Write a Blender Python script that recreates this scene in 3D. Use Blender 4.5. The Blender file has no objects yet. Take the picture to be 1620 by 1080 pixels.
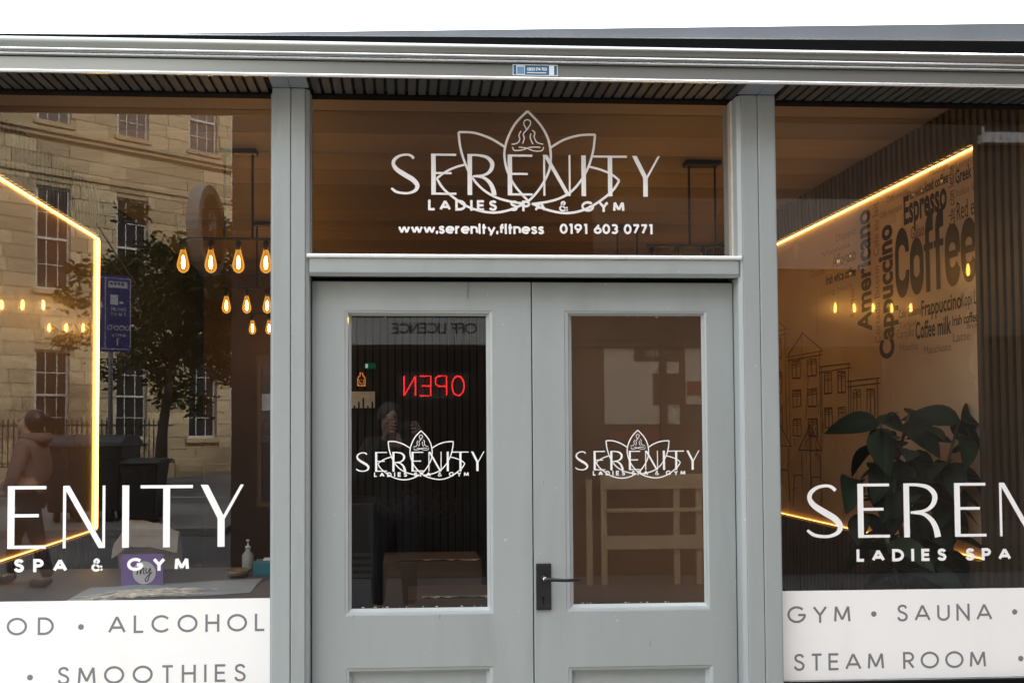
import bpy, bmesh, math, random
from math import sin, cos, pi, radians, sqrt
from mathutils import Vector, Matrix, Euler
random.seed(7)
sc = bpy.context.scene
col = sc.collection

# ------------------------------------------------------------------ camera, sky, sun, exposure
F, PPX, PPY = 1250.0, 694.7, 641.5            # focal length and principal point for a 1620 x 1080 frame
YAW, PIT, ROL = radians(2.588), radians(1.566), radians(-0.226)
CAM = Vector((0.0, -2.9, 1.55))
fwd = Vector((sin(YAW)*cos(PIT), cos(YAW)*cos(PIT), sin(PIT)))
rgt0 = Vector((cos(YAW), -sin(YAW), 0))
up0 = rgt0.cross(fwd)
rgt = rgt0*cos(ROL) + up0*sin(ROL)
upv = -rgt0*sin(ROL) + up0*cos(ROL)
cd = bpy.data.cameras.new('camera')
cd.sensor_width = 36; cd.lens = F/1620*36
cd.shift_x = (810-PPX)/1620; cd.shift_y = (PPY-540)/1620
cd.clip_start = 0.02; cd.clip_end = 500
cam = bpy.data.objects.new('camera', cd); col.objects.link(cam)
m3 = Matrix((rgt, upv, -fwd)).transposed()
cam.matrix_world = Matrix.Translation(CAM) @ m3.to_4x4()
sc.camera = cam

SUN_AZ = Vector((0.80, 0.60, 0)); SUN_EL = radians(36)
w = bpy.data.worlds.new('World'); sc.world = w; w.use_nodes = True
nt = w.node_tree; bg = nt.nodes['Background']
sky = nt.nodes.new('ShaderNodeTexSky'); sky.sky_type = 'NISHITA'; sky.sun_disc = False
sky.sun_elevation = SUN_EL; sky.sun_rotation = math.atan2(SUN_AZ.x, SUN_AZ.y)
sky.dust_density = 3.0; sky.air_density = 1.0
mixw = nt.nodes.new('ShaderNodeMix'); mixw.data_type = 'RGBA'
mixw.inputs[0].default_value = 0.72
# an overcast layer is about three times brighter overhead than at the horizon (standard overcast sky)
tcw = nt.nodes.new('ShaderNodeTexCoord'); sxyz = nt.nodes.new('ShaderNodeSeparateXYZ'); nt.links.new(tcw.outputs['Generated'], sxyz.inputs[0])
mrw = nt.nodes.new('ShaderNodeMapRange'); mrw.inputs[1].default_value = 0; mrw.inputs[2].default_value = 1; mrw.inputs[3].default_value = .5; mrw.inputs[4].default_value = 1.5
nt.links.new(sxyz.outputs[2], mrw.inputs[0])
cl_ = nt.nodes.new('ShaderNodeVectorMath'); cl_.operation = 'SCALE'; cl_.inputs[0].default_value = (13.5, 13.9, 14.5); nt.links.new(mrw.outputs[0], cl_.inputs['Scale'])
nt.links.new(cl_.outputs[0], mixw.inputs[7])
nt.links.new(sky.outputs[0], mixw.inputs[6]); nt.links.new(mixw.outputs[2], bg.inputs[0])
bg.inputs[1].default_value = 0.15
sd = bpy.data.lights.new('sun', 'SUN'); sd.energy = 3.0; sd.angle = radians(2.0); sd.color = (1, 0.93, 0.82)
so = bpy.data.objects.new('sun', sd); col.objects.link(so)
sv = Vector((SUN_AZ.x*cos(SUN_EL), SUN_AZ.y*cos(SUN_EL), sin(SUN_EL)))
so.rotation_euler = sv.to_track_quat('Z', 'Y').to_euler(); so.location = (20, 20, 30)
vs = sc.view_settings
sc.display_settings.display_device = 'sRGB'
vs.view_transform = 'Standard'; vs.look = 'None'; vs.gamma = 1; vs.exposure = 1.5
vs.use_curve_mapping = False
sc.cycles.use_denoising = True
sc.cycles.max_bounces = 10; sc.cycles.transparent_max_bounces = 16
sc.cycles.sample_clamp_indirect = 6.0

# ------------------------------------------------------------------ pixel helpers (true depth positions)
def ray(px, py):
    return rgt*((px-PPX)/F) + upv*(-(py-PPY)/F) + fwd
def at(px, py, Y):
    d = ray(px, py); return CAM + d*((Y-CAM.y)/d.y)
def onX(px, py, X):
    d = ray(px, py); return CAM + d*(X/d.x)
def refl(px, py, y, glass=0.06):
    """where a thing standing in plane y in the street stands when the glass shows it at this pixel"""
    d = ray(px, py); yv = 2*glass - y
    p = CAM + d*((yv-CAM.y)/d.y); return Vector((p.x, y, p.z))

# ------------------------------------------------------------------ materials
def mat(name, c, rough=0.5, metal=0.0, var=0.0, vs_=4.0, bump=0.0, bs=60.0, stretch=(1, 1, 1), rnd=0.0, coat=0.0, spec=0.5, c2=None, c2t=(0.5, 0.7), c2s=3.0, chips=None):
    m = bpy.data.materials.new(name); m.use_nodes = True
    t = m.node_tree; b = t.nodes['Principled BSDF']; L = t.links.new
    b.inputs['Roughness'].default_value = rough; b.inputs['Metallic'].default_value = metal
    b.inputs['Specular IOR Level'].default_value = spec
    if coat: b.inputs['Coat Weight'].default_value = coat; b.inputs['Coat Roughness'].default_value = 0.03
    b.inputs['Base Color'].default_value = (*c, 1)
    tc = t.nodes.new('ShaderNodeTexCoord'); mp = t.nodes.new('ShaderNodeMapping'); mp.inputs['Scale'].default_value = stretch
    L(tc.outputs['Object'], mp.inputs[0])
    out = None
    if var or c2 or rnd:
        rgb = t.nodes.new('ShaderNodeRGB'); rgb.outputs[0].default_value = (*c, 1); out = rgb.outputs[0]
    if c2:
        n = t.nodes.new('ShaderNodeTexNoise'); n.inputs['Scale'].default_value = c2s; n.inputs['Detail'].default_value = 8
        L(mp.outputs[0], n.inputs['Vector'])
        r = t.nodes.new('ShaderNodeMapRange'); r.inputs[1].default_value = c2t[0]; r.inputs[2].default_value = c2t[1]
        L(n.outputs[0], r.inputs[0])
        mx = t.nodes.new('ShaderNodeMix'); mx.data_type = 'RGBA'; L(r.outputs[0], mx.inputs[0]); L(out, mx.inputs[6]); mx.inputs[7].default_value = (*c2, 1); out = mx.outputs[2]
    if chips:                                             # small nicks and filler spots in the paint
        n = t.nodes.new('ShaderNodeTexNoise'); n.inputs['Scale'].default_value = 42; n.inputs['Detail'].default_value = 3; L(tc.outputs['Object'], n.inputs['Vector'])
        r = t.nodes.new('ShaderNodeMapRange'); r.inputs[1].default_value = .735; r.inputs[2].default_value = .76; r.inputs[4].default_value = .7; L(n.outputs[0], r.inputs[0])
        mx = t.nodes.new('ShaderNodeMix'); mx.data_type = 'RGBA'; L(r.outputs[0], mx.inputs[0]); L(out, mx.inputs[6]); mx.inputs[7].default_value = (*chips, 1); out = mx.outputs[2]
        n = t.nodes.new('ShaderNodeTexNoise'); n.inputs['Scale'].default_value = 27; n.inputs['Detail'].default_value = 4; L(mp.outputs[0], n.inputs['Vector'])
        r = t.nodes.new('ShaderNodeMapRange'); r.inputs[1].default_value = .73; r.inputs[2].default_value = .76; r.inputs[4].default_value = .55; L(n.outputs[0], r.inputs[0])
        mx = t.nodes.new('ShaderNodeMix'); mx.data_type = 'RGBA'; L(r.outputs[0], mx.inputs[0]); L(out, mx.inputs[6]); mx.inputs[7].default_value = (.12, .125, .125, 1); out = mx.outputs[2]
    if var:
        n = t.nodes.new('ShaderNodeTexNoise'); n.inputs['Scale'].default_value = vs_; n.inputs['Detail'].default_value = 6
        L(mp.outputs[0], n.inputs['Vector'])
        r = t.nodes.new('ShaderNodeMapRange'); r.inputs[1].default_value = .3; r.inputs[2].default_value = .7; r.inputs[3].default_value = 1-var; r.inputs[4].default_value = 1+var
        L(n.outputs[0], r.inputs[0])
        h = t.nodes.new('ShaderNodeHueSaturation'); L(r.outputs[0], h.inputs['Value']); L(out, h.inputs['Color']); out = h.outputs[0]
        r2 = t.nodes.new('ShaderNodeMapRange'); r2.inputs[3].default_value = max(0, rough-.1); r2.inputs[4].default_value = min(1, rough+.1)
        L(n.outputs[0], r2.inputs[0]); L(r2.outputs[0], b.inputs['Roughness'])
    if rnd:
        oi = t.nodes.new('ShaderNodeObjectInfo')
        r = t.nodes.new('ShaderNodeMapRange'); r.inputs[3].default_value = 1-rnd; r.inputs[4].default_value = 1+rnd; L(oi.outputs['Random'], r.inputs[0])
        h = t.nodes.new('ShaderNodeHueSaturation'); L(r.outputs[0], h.inputs['Value']); L(out, h.inputs['Color']); out = h.outputs[0]
    if out: L(out, b.inputs['Base Color'])
    if bump:
        n = t.nodes.new('ShaderNodeTexNoise'); n.inputs['Scale'].default_value = bs; n.inputs['Detail'].default_value = 4; L(mp.outputs[0], n.inputs['Vector'])
        bp = t.nodes.new('ShaderNodeBump'); bp.inputs['Strength'].default_value = bump; bp.inputs['Distance'].default_value = 0.01
        L(n.outputs[0], bp.inputs['Height']); L(bp.outputs[0], b.inputs['Normal'])
    return m
def emit(name, c, s):
    m = bpy.data.materials.new(name); m.use_nodes = True; t = m.node_tree; t.nodes.clear()
    e = t.nodes.new('ShaderNodeEmission'); e.inputs[0].default_value = (*c, 1); e.inputs[1].default_value = s
    o = t.nodes.new('ShaderNodeOutputMaterial'); t.links.new(e.outputs[0], o.inputs[0]); return m
def glass(name, f0=.08, tint=(1, 1, 1), wav=0.0, dirt=0.0):
    m = bpy.data.materials.new(name); m.use_nodes = True; t = m.node_tree; t.nodes.clear(); L = t.links.new
    tr = t.nodes.new('ShaderNodeBsdfTransparent'); tr.inputs[0].default_value = (*tint, 1)
    gl = t.nodes.new('ShaderNodeBsdfGlossy'); gl.inputs['Roughness'].default_value = 0.0
    lw = t.nodes.new('ShaderNodeLayerWeight'); lw.inputs[0].default_value = .5; pw = t.nodes.new('ShaderNodeMath'); pw.operation = 'POWER'; pw.inputs[1].default_value = 5; L(lw.outputs['Facing'], pw.inputs[0])
    fr = t.nodes.new('ShaderNodeMapRange'); fr.inputs[3].default_value = f0; fr.inputs[4].default_value = 1; L(pw.outputs[0], fr.inputs[0])     # Schlick
    mx = t.nodes.new('ShaderNodeMixShader'); L(fr.outputs[0], mx.inputs[0]); L(tr.outputs[0], mx.inputs[1]); L(gl.outputs[0], mx.inputs[2])
    o = t.nodes.new('ShaderNodeOutputMaterial'); last = mx.outputs[0]
    tc = t.nodes.new('ShaderNodeTexCoord')
    if wav:
        n = t.nodes.new('ShaderNodeTexNoise'); n.inputs['Scale'].default_value = 2.2; n.inputs['Detail'].default_value = 1; L(tc.outputs['Object'], n.inputs['Vector'])
        bp = t.nodes.new('ShaderNodeBump'); bp.inputs['Strength'].default_value = wav; bp.inputs['Distance'].default_value = 0.01
        L(n.outputs[0], bp.inputs['Height']); L(bp.outputs[0], gl.inputs['Normal'])
    if dirt:
        n = t.nodes.new('ShaderNodeTexNoise'); n.inputs['Scale'].default_value = 9; n.inputs['Detail'].default_value = 10; n.inputs['Roughness'].default_value = .75; L(tc.outputs['Object'], n.inputs['Vector'])
        r = t.nodes.new('ShaderNodeMapRange'); r.inputs[1].default_value = .5; r.inputs[2].default_value = .8; r.inputs[3].default_value = dirt*.25; r.inputs[4].default_value = dirt; L(n.outputs[0], r.inputs[0])
        df = t.nodes.new('ShaderNodeBsdfDiffuse'); df.inputs[0].default_value = (.55, .52, .48, 1)
        m2 = t.nodes.new('ShaderNodeMixShader'); L(r.outputs[0], m2.inputs[0]); L(last, m2.inputs[1]); L(df.outputs[0], m2.inputs[2]); last = m2.outputs[0]
    L(last, o.inputs[0]); return m

PAINT = mat('grey_gloss_paint', (.312, .345, .345), .36, var=.05, vs_=5, bump=.16, bs=30, stretch=(1, 1, .16), c2=(.262, .29, .288), c2t=(.56, .8), c2s=7, chips=(.5, .52, .52))
PAINT_T = mat('grey_gloss_trim', (.36, .393, .393), .2, var=.03, vs_=6, bump=.03, bs=30, coat=.5)
PAINT_D = mat('dark_grey_fascia_shade', (.17, .19, .215), .5, var=.06, vs_=5)
CREAM = mat('pale_glazing_bead', (.62, .60, .55), .5, var=.08, vs_=30)
ALU = mat('mill_aluminium', (.235, .247, .23), .40, metal=.55, var=.03, vs_=3, stretch=(.3, 2, 2), c2=(.20, .21, .195), c2t=(.5, .8), c2s=3)
ALU_B = mat('bright_aluminium', (.80, .81, .81), .22, metal=.8, var=.04, vs_=6)
GASKET = mat('black_gasket_shade', (.006, .0065, .007), .8, spec=.05)
SOFFIT = mat('charcoal_soffit_slat', (.034, .036, .036), .6, var=.2, vs_=20, stretch=(8, 1, 8), rnd=.25)
SOFFIT_B = mat('black_felt', (.008, .008, .008), .9)
VINYL = mat('white_vinyl', (.88, .88, .87), .45, var=.015, vs_=6)
PANELW = mat('white_vinyl_panel', (.87, .87, .86), .4, var=.012, vs_=2.5, c2=(.79, .785, .76), c2t=(.55, .85), c2s=5, stretch=(1, 1, .5))
GREYV = mat('grey_vinyl', (.175, .18, .195), .5)
BLACK = mat('black_powder_coat', (.012, .013, .014), .42, var=.2, vs_=40, bump=.05, bs=200)
STEEL = mat('worn_steel', (.55, .54, .52), .25, metal=1)
WG = glass('window_glass', .10, (.90, .90, .89), wav=.012, dirt=.008)
DG = glass('door_glass', .08, (.90, .90, .89), wav=.02, dirt=.012)
TG = glass('transom_glass', .035, (.88, .86, .84), wav=.02, dirt=.012)
OG = mat('dark_pane', (.03, .035, .04), .06, spec=.9)

# ------------------------------------------------------------------ mesh helpers
class MB:
    def __init__(s): s.v = []; s.f = []
    def box(s, x0, x1, y0, y1, z0, z1):
        n = len(s.v)
        s.v += [(x0, y0, z0), (x1, y0, z0), (x1, y1, z0), (x0, y1, z0), (x0, y0, z1), (x1, y0, z1), (x1, y1, z1), (x0, y1, z1)]
        s.f += [tuple(n+i for i in q) for q in ((0, 3, 2, 1), (4, 5, 6, 7), (0, 1, 5, 4), (1, 2, 6, 5), (2, 3, 7, 6), (3, 0, 4, 7))]
        return s
    def poly(s, pts, faces=None):
        n = len(s.v); s.v += [tuple(p) for p in pts]
        s.f += [tuple(n+i for i in q) for q in (faces or [range(len(pts))])]
        return s
    def extrude_x(s, prof, x0, x1, closed=True):
        n = len(s.v); k = len(prof)
        s.v += [(x0, y, z) for y, z in prof] + [(x1, y, z) for y, z in prof]
        for i in range(k if closed else k-1):
            j = (i+1) % k; s.f.append((n+i, n+j, n+k+j, n+k+i))
        if closed: s.f.append(tuple(n+i for i in range(k))[::-1]); s.f.append(tuple(n+k+i for i in range(k)))
        return s
    def tube(s, pts, r, n=8, cap=True):
        pts = [Vector(p) for p in pts]; rs = r if isinstance(r, (list, tuple)) else [r]*len(pts)
        base = len(s.v); prev = None
        for i, p in enumerate(pts):
            d = (pts[min(i+1, len(pts)-1)] - pts[max(i-1, 0)]).normalized()
            a = prev if prev is not None else (Vector((0, 0, 1)) if abs(d.z) < .9 else Vector((1, 0, 0)))
            a = (a - d*a.dot(d)).normalized(); prev = a; b = d.cross(a)
            for k in range(n):
                t = 2*pi*k/n; s.v.append(tuple(p + (a*cos(t)+b*sin(t))*rs[i]))
        for i in range(len(pts)-1):
            for k in range(n):
                q = base+i*n; k2 = (k+1) % n; s.f.append((q+k, q+k2, q+n+k2, q+n+k))
        if cap:
            s.f.append(tuple(base+k for k in range(n))[::-1]); s.f.append(tuple(base+(len(pts)-1)*n+k for k in range(n)))
        return s
    def lathe(s, prof, c=(0, 0, 0), n=16, axis='z'):
        base = len(s.v); c = Vector(c)
        for r, h in prof:
            for k in range(n):
                t = 2*pi*k/n
                q = (r*cos(t), r*sin(t), h) if axis == 'z' else ((h, r*cos(t), r*sin(t)) if axis == 'x' else (r*cos(t), h, r*sin(t)))
                s.v.append(tuple(c+Vector(q)))
        for i in range(len(prof)-1):
            for k in range(n):
                q = base+i*n; k2 = (k+1) % n; s.f.append((q+k, q+k2, q+n+k2, q+n+k))
        s.f.append(tuple(base+k for k in range(n))[::-1]); s.f.append(tuple(base+(len(prof)-1)*n+k for k in range(n)))
        return s
    def mesh(s, name, smooth=False):
        me = bpy.data.meshes.new(name); me.from_pydata(s.v, [], s.f)
        bm = bmesh.new(); bm.from_mesh(me); bmesh.ops.recalc_face_normals(bm, faces=bm.faces); bm.to_mesh(me); bm.free()
        if smooth: me.polygons.foreach_set('use_smooth', [True]*len(me.polygons))
        return me
WLOC = {}
def part(name, me, m, parent=None, loc=None, bevel=0, rot=None):
    o = bpy.data.objects.new(name, me); col.objects.link(o)
    if m and not me.materials: me.materials.append(m)
    if parent is not None:
        o.parent = parent
        if parent.name in WLOC: o.matrix_parent_inverse = Matrix.Translation(-WLOC[parent.name])
    if loc is not None: o.location = loc
    if rot is not None: o.rotation_euler = rot
    if bevel:
        b = o.modifiers.new('bevel', 'BEVEL'); b.width = bevel; b.segments = 2; b.limit_method = 'ANGLE'; b.angle_limit = radians(35)
    return o
def tag(o, label=None, cat=None, group=None, kind=None):
    if label: o['label'] = label
    if cat: o['category'] = cat
    if group: o['group'] = group
    if kind: o['kind'] = kind
    return o
def thing(name, label, cat, loc=(0, 0, 0), group=None, world=True, rotz=0):
    o = bpy.data.objects.new(name, None); col.objects.link(o); o.location = loc; o.rotation_euler = (0, 0, rotz); o.empty_display_size = .1
    if world: WLOC[o.name] = Vector(loc)
    return tag(o, label, cat, group)
def bxo(name, m, parent, x0, x1, y0, y1, z0, z1, bevel=0):
    return part(name, MB().box(x0, x1, y0, y1, z0, z1).mesh(name), m, parent, bevel=bevel)
def plate(x0, x1, z0, z1, holes, yf, yb):
    """a board with rectangular openings, real thickness"""
    xs = sorted({x0, x1, *[h[0] for h in holes], *[h[1] for h in holes]}); zs = sorted({z0, z1, *[h[2] for h in holes], *[h[3] for h in holes]})
    solid = {}
    for i in range(len(xs)-1):
        for j in range(len(zs)-1):
            cx = (xs[i]+xs[i+1])/2; cz = (zs[j]+zs[j+1])/2
            solid[i, j] = not any(h[0] < cx < h[1] and h[2] < cz < h[3] for h in holes)
    bm = bmesh.new(); cache = {}
    def V(x, y, z):
        k = (x, y, z)
        if k not in cache: cache[k] = bm.verts.new(k)
        return cache[k]
    for (i, j), ok in solid.items():
        if not ok: continue
        a, b, c, d = xs[i], xs[i+1], zs[j], zs[j+1]
        bm.faces.new([V(a, yf, c), V(b, yf, c), V(b, yf, d), V(a, yf, d)]); bm.faces.new([V(a, yb, d), V(b, yb, d), V(b, yb, c), V(a, yb, c)])
        for di, dj, e in ((-1, 0, ((a, c), (a, d))), (1, 0, ((b, d), (b, c))), (0, -1, ((b, c), (a, c))), (0, 1, ((a, d), (b, d)))):
            if not solid.get((i+di, j+dj), False):
                (p, q), (r, t) = e; bm.faces.new([V(p, yf, q), V(r, yf, t), V(r, yb, t), V(p, yb, q)])
    bmesh.ops.recalc_face_normals(bm, faces=bm.faces)
    me = bpy.data.meshes.new('board'); bm.to_mesh(me); bm.free(); return me
def frame_ring(o, i, yo, yi):
    """bevelled moulding between an outer rectangle in plane yo and an inner one in plane yi: four sloping pieces"""
    (a, b, c, d), (e, f, g, h) = o, i
    O = [(a, yo, c), (b, yo, c), (b, yo, d), (a, yo, d)]; I = [(e, yi, g), (f, yi, g), (f, yi, h), (e, yi, h)]
    return O, I

# ------------------------------------------------------------------ lettering made of strokes
def arc(cx, cy, rx, ry, a0, a1, n=16):
    return [(cx+rx*cos(radians(a0+(a1-a0)*k/n)), cy+ry*sin(radians(a0+(a1-a0)*k/n))) for k in range(n+1)]
def smooth(pts, n=6):
    out = []; P = [pts[0]]+list(pts)+[pts[-1]]
    for i in range(1, len(P)-2):
        for k in range(n):
            t = k/n; r = []
            for c in range(len(pts[0])):
                p0, p1, p2, p3 = P[i-1][c], P[i][c], P[i+1][c], P[i+2][c]
                r.append(.5*((2*p1)+(-p0+p2)*t+(2*p0-5*p1+4*p2-p3)*t*t+(-p0+3*p1-3*p2+p3)*t**3))
            out.append(tuple(r))
    out.append(tuple(pts[-1])); return out
G = {
 'A': (.86, [[(0, 0), (.43, 1)], [(.43, 1), (.86, 0)], [(.17, .3), (.69, .3)]]),
 'C': (.9, [arc(.5, .5, .5, .5, 42, 318)]),
 'D': (.76, [[(0, 0), (0, 1)], [(0, 1), (.28, 1)]+arc(.28, .5, .48, .5, 88, -88)+[(.28, 0), (0, 0)]]),
 'E': (.5, [[(0, 0), (0, 1)], [(0, 1), (.5, 1)], [(0, .52), (.46, .52)], [(0, 0), (.5, 0)]]),
 'F': (.46, [[(0, 0), (0, 1)], [(0, 1), (.48, 1)], [(0, .52), (.42, .52)]]),
 'G': (1.0, [arc(.5, .5, .5, .5, 42, 360), [(1.03, .47), (.56, .47)]]),
 'H': (.66, [[(0, 0), (0, 1)], [(.66, 0), (.66, 1)], [(0, .52), (.66, .52)]]),
 'I': (0.0, [[(0, 0), (0, 1)]]),
 'K': (.6, [[(0, 0), (0, 1)], [(0, .4), (.55, 1)], [(.2, .6), (.62, 0)]]),
 'L': (.42, [[(0, 0), (0, 1)], [(0, 0), (.44, 0)]]),
 'M': (.86, [[(0, 0), (.06, 1)], [(.06, 1), (.43, .12)], [(.43, .12), (.8, 1)], [(.8, 1), (.86, 0)]]),
 'N': (.68, [[(0, 0), (0, 1)], [(0, 1), (.68, 0)], [(.68, 0), (.68, 1)]]),
 'O': (1.0, [arc(.5, .5, .5, .5, 0, 360, 28)]),
 'P': (.54, [[(0, 0), (0, 1)], [(0, 1), (.26, 1)]+arc(.26, .73, .28, .27, 88, -88)+[(.26, .46), (0, .46)]]),
 'R': (.56, [[(0, 0), (0, 1)], [(0, 1), (.26, 1)]+arc(.26, .73, .28, .27, 88, -88)+[(.26, .46), (0, .46)], [(.24, .46), (.56, 0)]]),
 'S': (.52, [smooth([(.5, .82), (.42, .96), (.26, 1), (.09, .93), (.04, .76), (.12, .61), (.28, .53), (.45, .42), (.52, .25), (.44, .06), (.26, 0), (.08, .06), (.0, .22)], 4)]),
 'T': (.56, [[(.28, 0), (.28, 1)], [(0, 1), (.56, 1)]]),
 'U': (.64, [[(0, 1), (0, .32)]+arc(.32, .32, .32, .32, 180, 360)+[(.64, 1)]]),
 'Y': (.74, [[(0, 1), (.37, .44)], [(.74, 1), (.37, .44)], [(.37, .5), (.37, 0)]]),
 '&': (.74, [smooth([(.74, 0), (.5, .28), (.2, .68), (.18, .88), (.32, 1), (.46, .9), (.44, .74), (.2, .52), (.04, .36), (.04, .14), (.2, 0), (.42, .03), (.6, .2), (.68, .42)], 4)]),
 '0': (.56, [arc(.28, .5, .28, .5, 0, 360, 24)]), '1': (.3, [[(.22, 0), (.22, 1)], [(.0, 1), (.22, 1)]]),
 '3': (.5, [arc(.24, .74, .24, .26, 150, -90, 12), arc(.24, .26, .26, .26, 90, -150, 12)]),
 '6': (.56, [arc(.28, .3, .28, .3, 0, 360, 20), [(.03, .4), (.4, 1)]]), '7': (.5, [[(0, 1), (.5, 1)], [(.5, 1), (.14, 0)]]),
 '9': (.56, [arc(.28, .7, .28, .3, 0, 360, 20), [(.53, .6), (.16, 0)]]), '8': (.52, [arc(.26, .76, .22, .24, 0, 360, 16), arc(.26, .26, .26, .26, 0, 360, 16)]),
 '4': (.56, [[(.42, 0), (.42, 1)], [(.42, 1), (0, .28)], [(0, .28), (.56, .28)]]),
 'a': (.68, [arc(.34, .35, .34, .35, 0, 360, 20), [(.68, 0), (.68, .7)]]), 'b': (.68, [arc(.34, .35, .34, .35, 0, 360, 20), [(0, 0), (0, 1)]]),
 'c': (.6, [arc(.35, .35, .35, .35, 45, 315)]), 'd': (.68, [arc(.34, .35, .34, .35, 0, 360, 20), [(.68, 0), (.68, 1)]]),
 'e': (.68, [[(.02, .35), (.68, .35)], arc(.34, .35, .34, .35, 0, 315, 18)]), 'f': (.32, [[(.14, 0), (.14, .78)]+arc(.34, .78, .2, .22, 180, 90, 6), [(0, .66), (.34, .66)]]),
 'h': (.5, [[(0, 0), (0, 1)], [(0, .4)]+arc(.26, .42, .26, .28, 175, 0, 10)+[(.52, 0)]]), 'i': (0.0, [[(0, 0), (0, .7)], [(0, .88), (0, 1.0)]]),
 'm': (.84, [[(0, 0), (0, .7)], arc(.21, .45, .21, .25, 175, 0, 8)+[(.42, 0)], arc(.63, .45, .21, .25, 175, 0, 8)+[(.84, 0)]]),
 'n': (.52, [[(0, 0), (0, .7)], arc(.26, .42, .26, .28, 175, 0, 10)+[(.52, 0)]]), 'o': (.7, [arc(.35, .35, .35, .35, 0, 360, 22)]),
 'p': (.68, [arc(.34, .35, .34, .35, 0, 360, 20), [(0, -.32), (0, .7)]]), 'r': (.3, [[(0, 0), (0, .7)], arc(.26, .42, .26, .28, 175, 80, 6)]),
 's': (.42, [smooth([(.4, .56), (.32, .68), (.2, .7), (.06, .64), (.04, .5), (.2, .38), (.36, .27), (.4, .12), (.28, 0), (.12, 0), (.0, .14)], 3)]),
 't': (.34, [[(.16, 0), (.16, .95)], [(0, .66), (.34, .66)]]), 'w': (.96, [[(0, .7), (.24, 0)], [(.24, 0), (.48, .7)], [(.48, .7), (.72, 0)], [(.72, 0), (.96, .7)]]),
 'y': (.62, [[(0, .7), (.31, 0)], [(.62, .7), (.2, -.3)]]), 'l': (0, [[(0, 0), (0, 1)]]), 'x': (.5, [[(0, 0), (.5, .7)], [(0, .7), (.5, 0)]]),
 '.': (.0, [[(0, -.03), (0, .1)]]), '-': (.3, [[(0, .35), (.3, .35)]]),
}
def ribbon(pts, wd):
    """2D strip along a polyline: vertices and quads"""
    n = len(pts); ws = wd if isinstance(wd, (list, tuple)) else [wd]*n
    closed = n > 3 and abs(pts[0][0]-pts[-1][0]) < 1e-6 and abs(pts[0][1]-pts[-1][1]) < 1e-6
    v = []; f = []
    for i in range(n):
        a = pts[i-1] if i else (pts[-2] if closed else pts[0]); b = pts[i+1] if i < n-1 else (pts[1] if closed else pts[-1])
        dx, dy = b[0]-a[0], b[1]-a[1]; l = sqrt(dx*dx+dy*dy) or 1e-9
        nx, ny = -dy/l*ws[i]/2, dx/l*ws[i]/2
        v += [(pts[i][0]+nx, pts[i][1]+ny), (pts[i][0]-nx, pts[i][1]-ny)]
    for i in range(n-1): f.append((2*i, 2*i+1, 2*i+3, 2*i+2))
    return v, f
def glyph(ch, cap, wt):
    """strokes of one character, size cap, weight wt (part of cap)"""
    adv, st = G[ch]; out = []
    if ch == "&": wt *= .72
    for s in st:
        p = [((x+wt/2)*cap, (wt/2+y*(1-wt))*cap) for x, y in s]
        horiz = len(p) == 2 and abs(p[0][1]-p[1][1]) < 1e-6
        if horiz: p = [(p[0][0]+(0.0), p[0][1]), (p[1][0]+wt*cap*.25, p[1][1])]
        if len(p) == 2 and abs(p[0][0]-p[1][0]) < 1e-6:       # stems reach the full height
            lo, hi = sorted((p[0][1], p[1][1])); p = [(p[0][0], lo-wt/2*cap), (p[0][0], hi+wt/2*cap)]
        out.append(ribbon(p, wt*cap))
    return out, (adv+wt)*cap
def layout(text, cap, wt, width=None, track=.18):
    items = [(c, None) if c == ' ' else (c, glyph(c, cap, wt)) for c in text]
    sp = .42*cap
    nat = sum(sp if g is None else g[1] for c, g in items); gaps = len(items)-1
    tr = (width-nat)/gaps if width else track*cap
    x = 0; out = []
    for c, g in items:
        if g is None: x += sp+tr; continue
        out.append((c, [([(vx+x, vy) for vx, vy in v], f) for v, f in g[0]])); x += g[1]+tr
    return out, x-tr
class Flat:
    """maps 2D lettering onto a plane; each stroke lies a hair above the one below so no two faces share a plane"""
    def __init__(s, org, ux=(1, 0, 0), uy=(0, 0, 1), nrm=(0, -1, 0), step=.00012):
        s.o = Vector(org); s.ux = Vector(ux); s.uy = Vector(uy); s.n = Vector(nrm); s.step = step; s.k = 0
    def add(s, mb, v, f):
        mb.poly([s.o+s.ux*x+s.uy*y+s.n*(s.step*s.k) for x, y in v], f); s.k += 1
def write(text, name, m, parent, flat, cap, wt, width=None, track=.18, split=False):
    lay, W = layout(text, cap, wt, width, track)
    mb = MB()
    for c, strokes in lay:
        if split: mb = MB(); flat.k = 0
        for v, f in strokes: flat.add(mb, v, f)
        if split: part(name, mb.mesh(name), m, parent)
    if not split: part(name, mb.mesh(name), m, parent)
    return W

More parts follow.
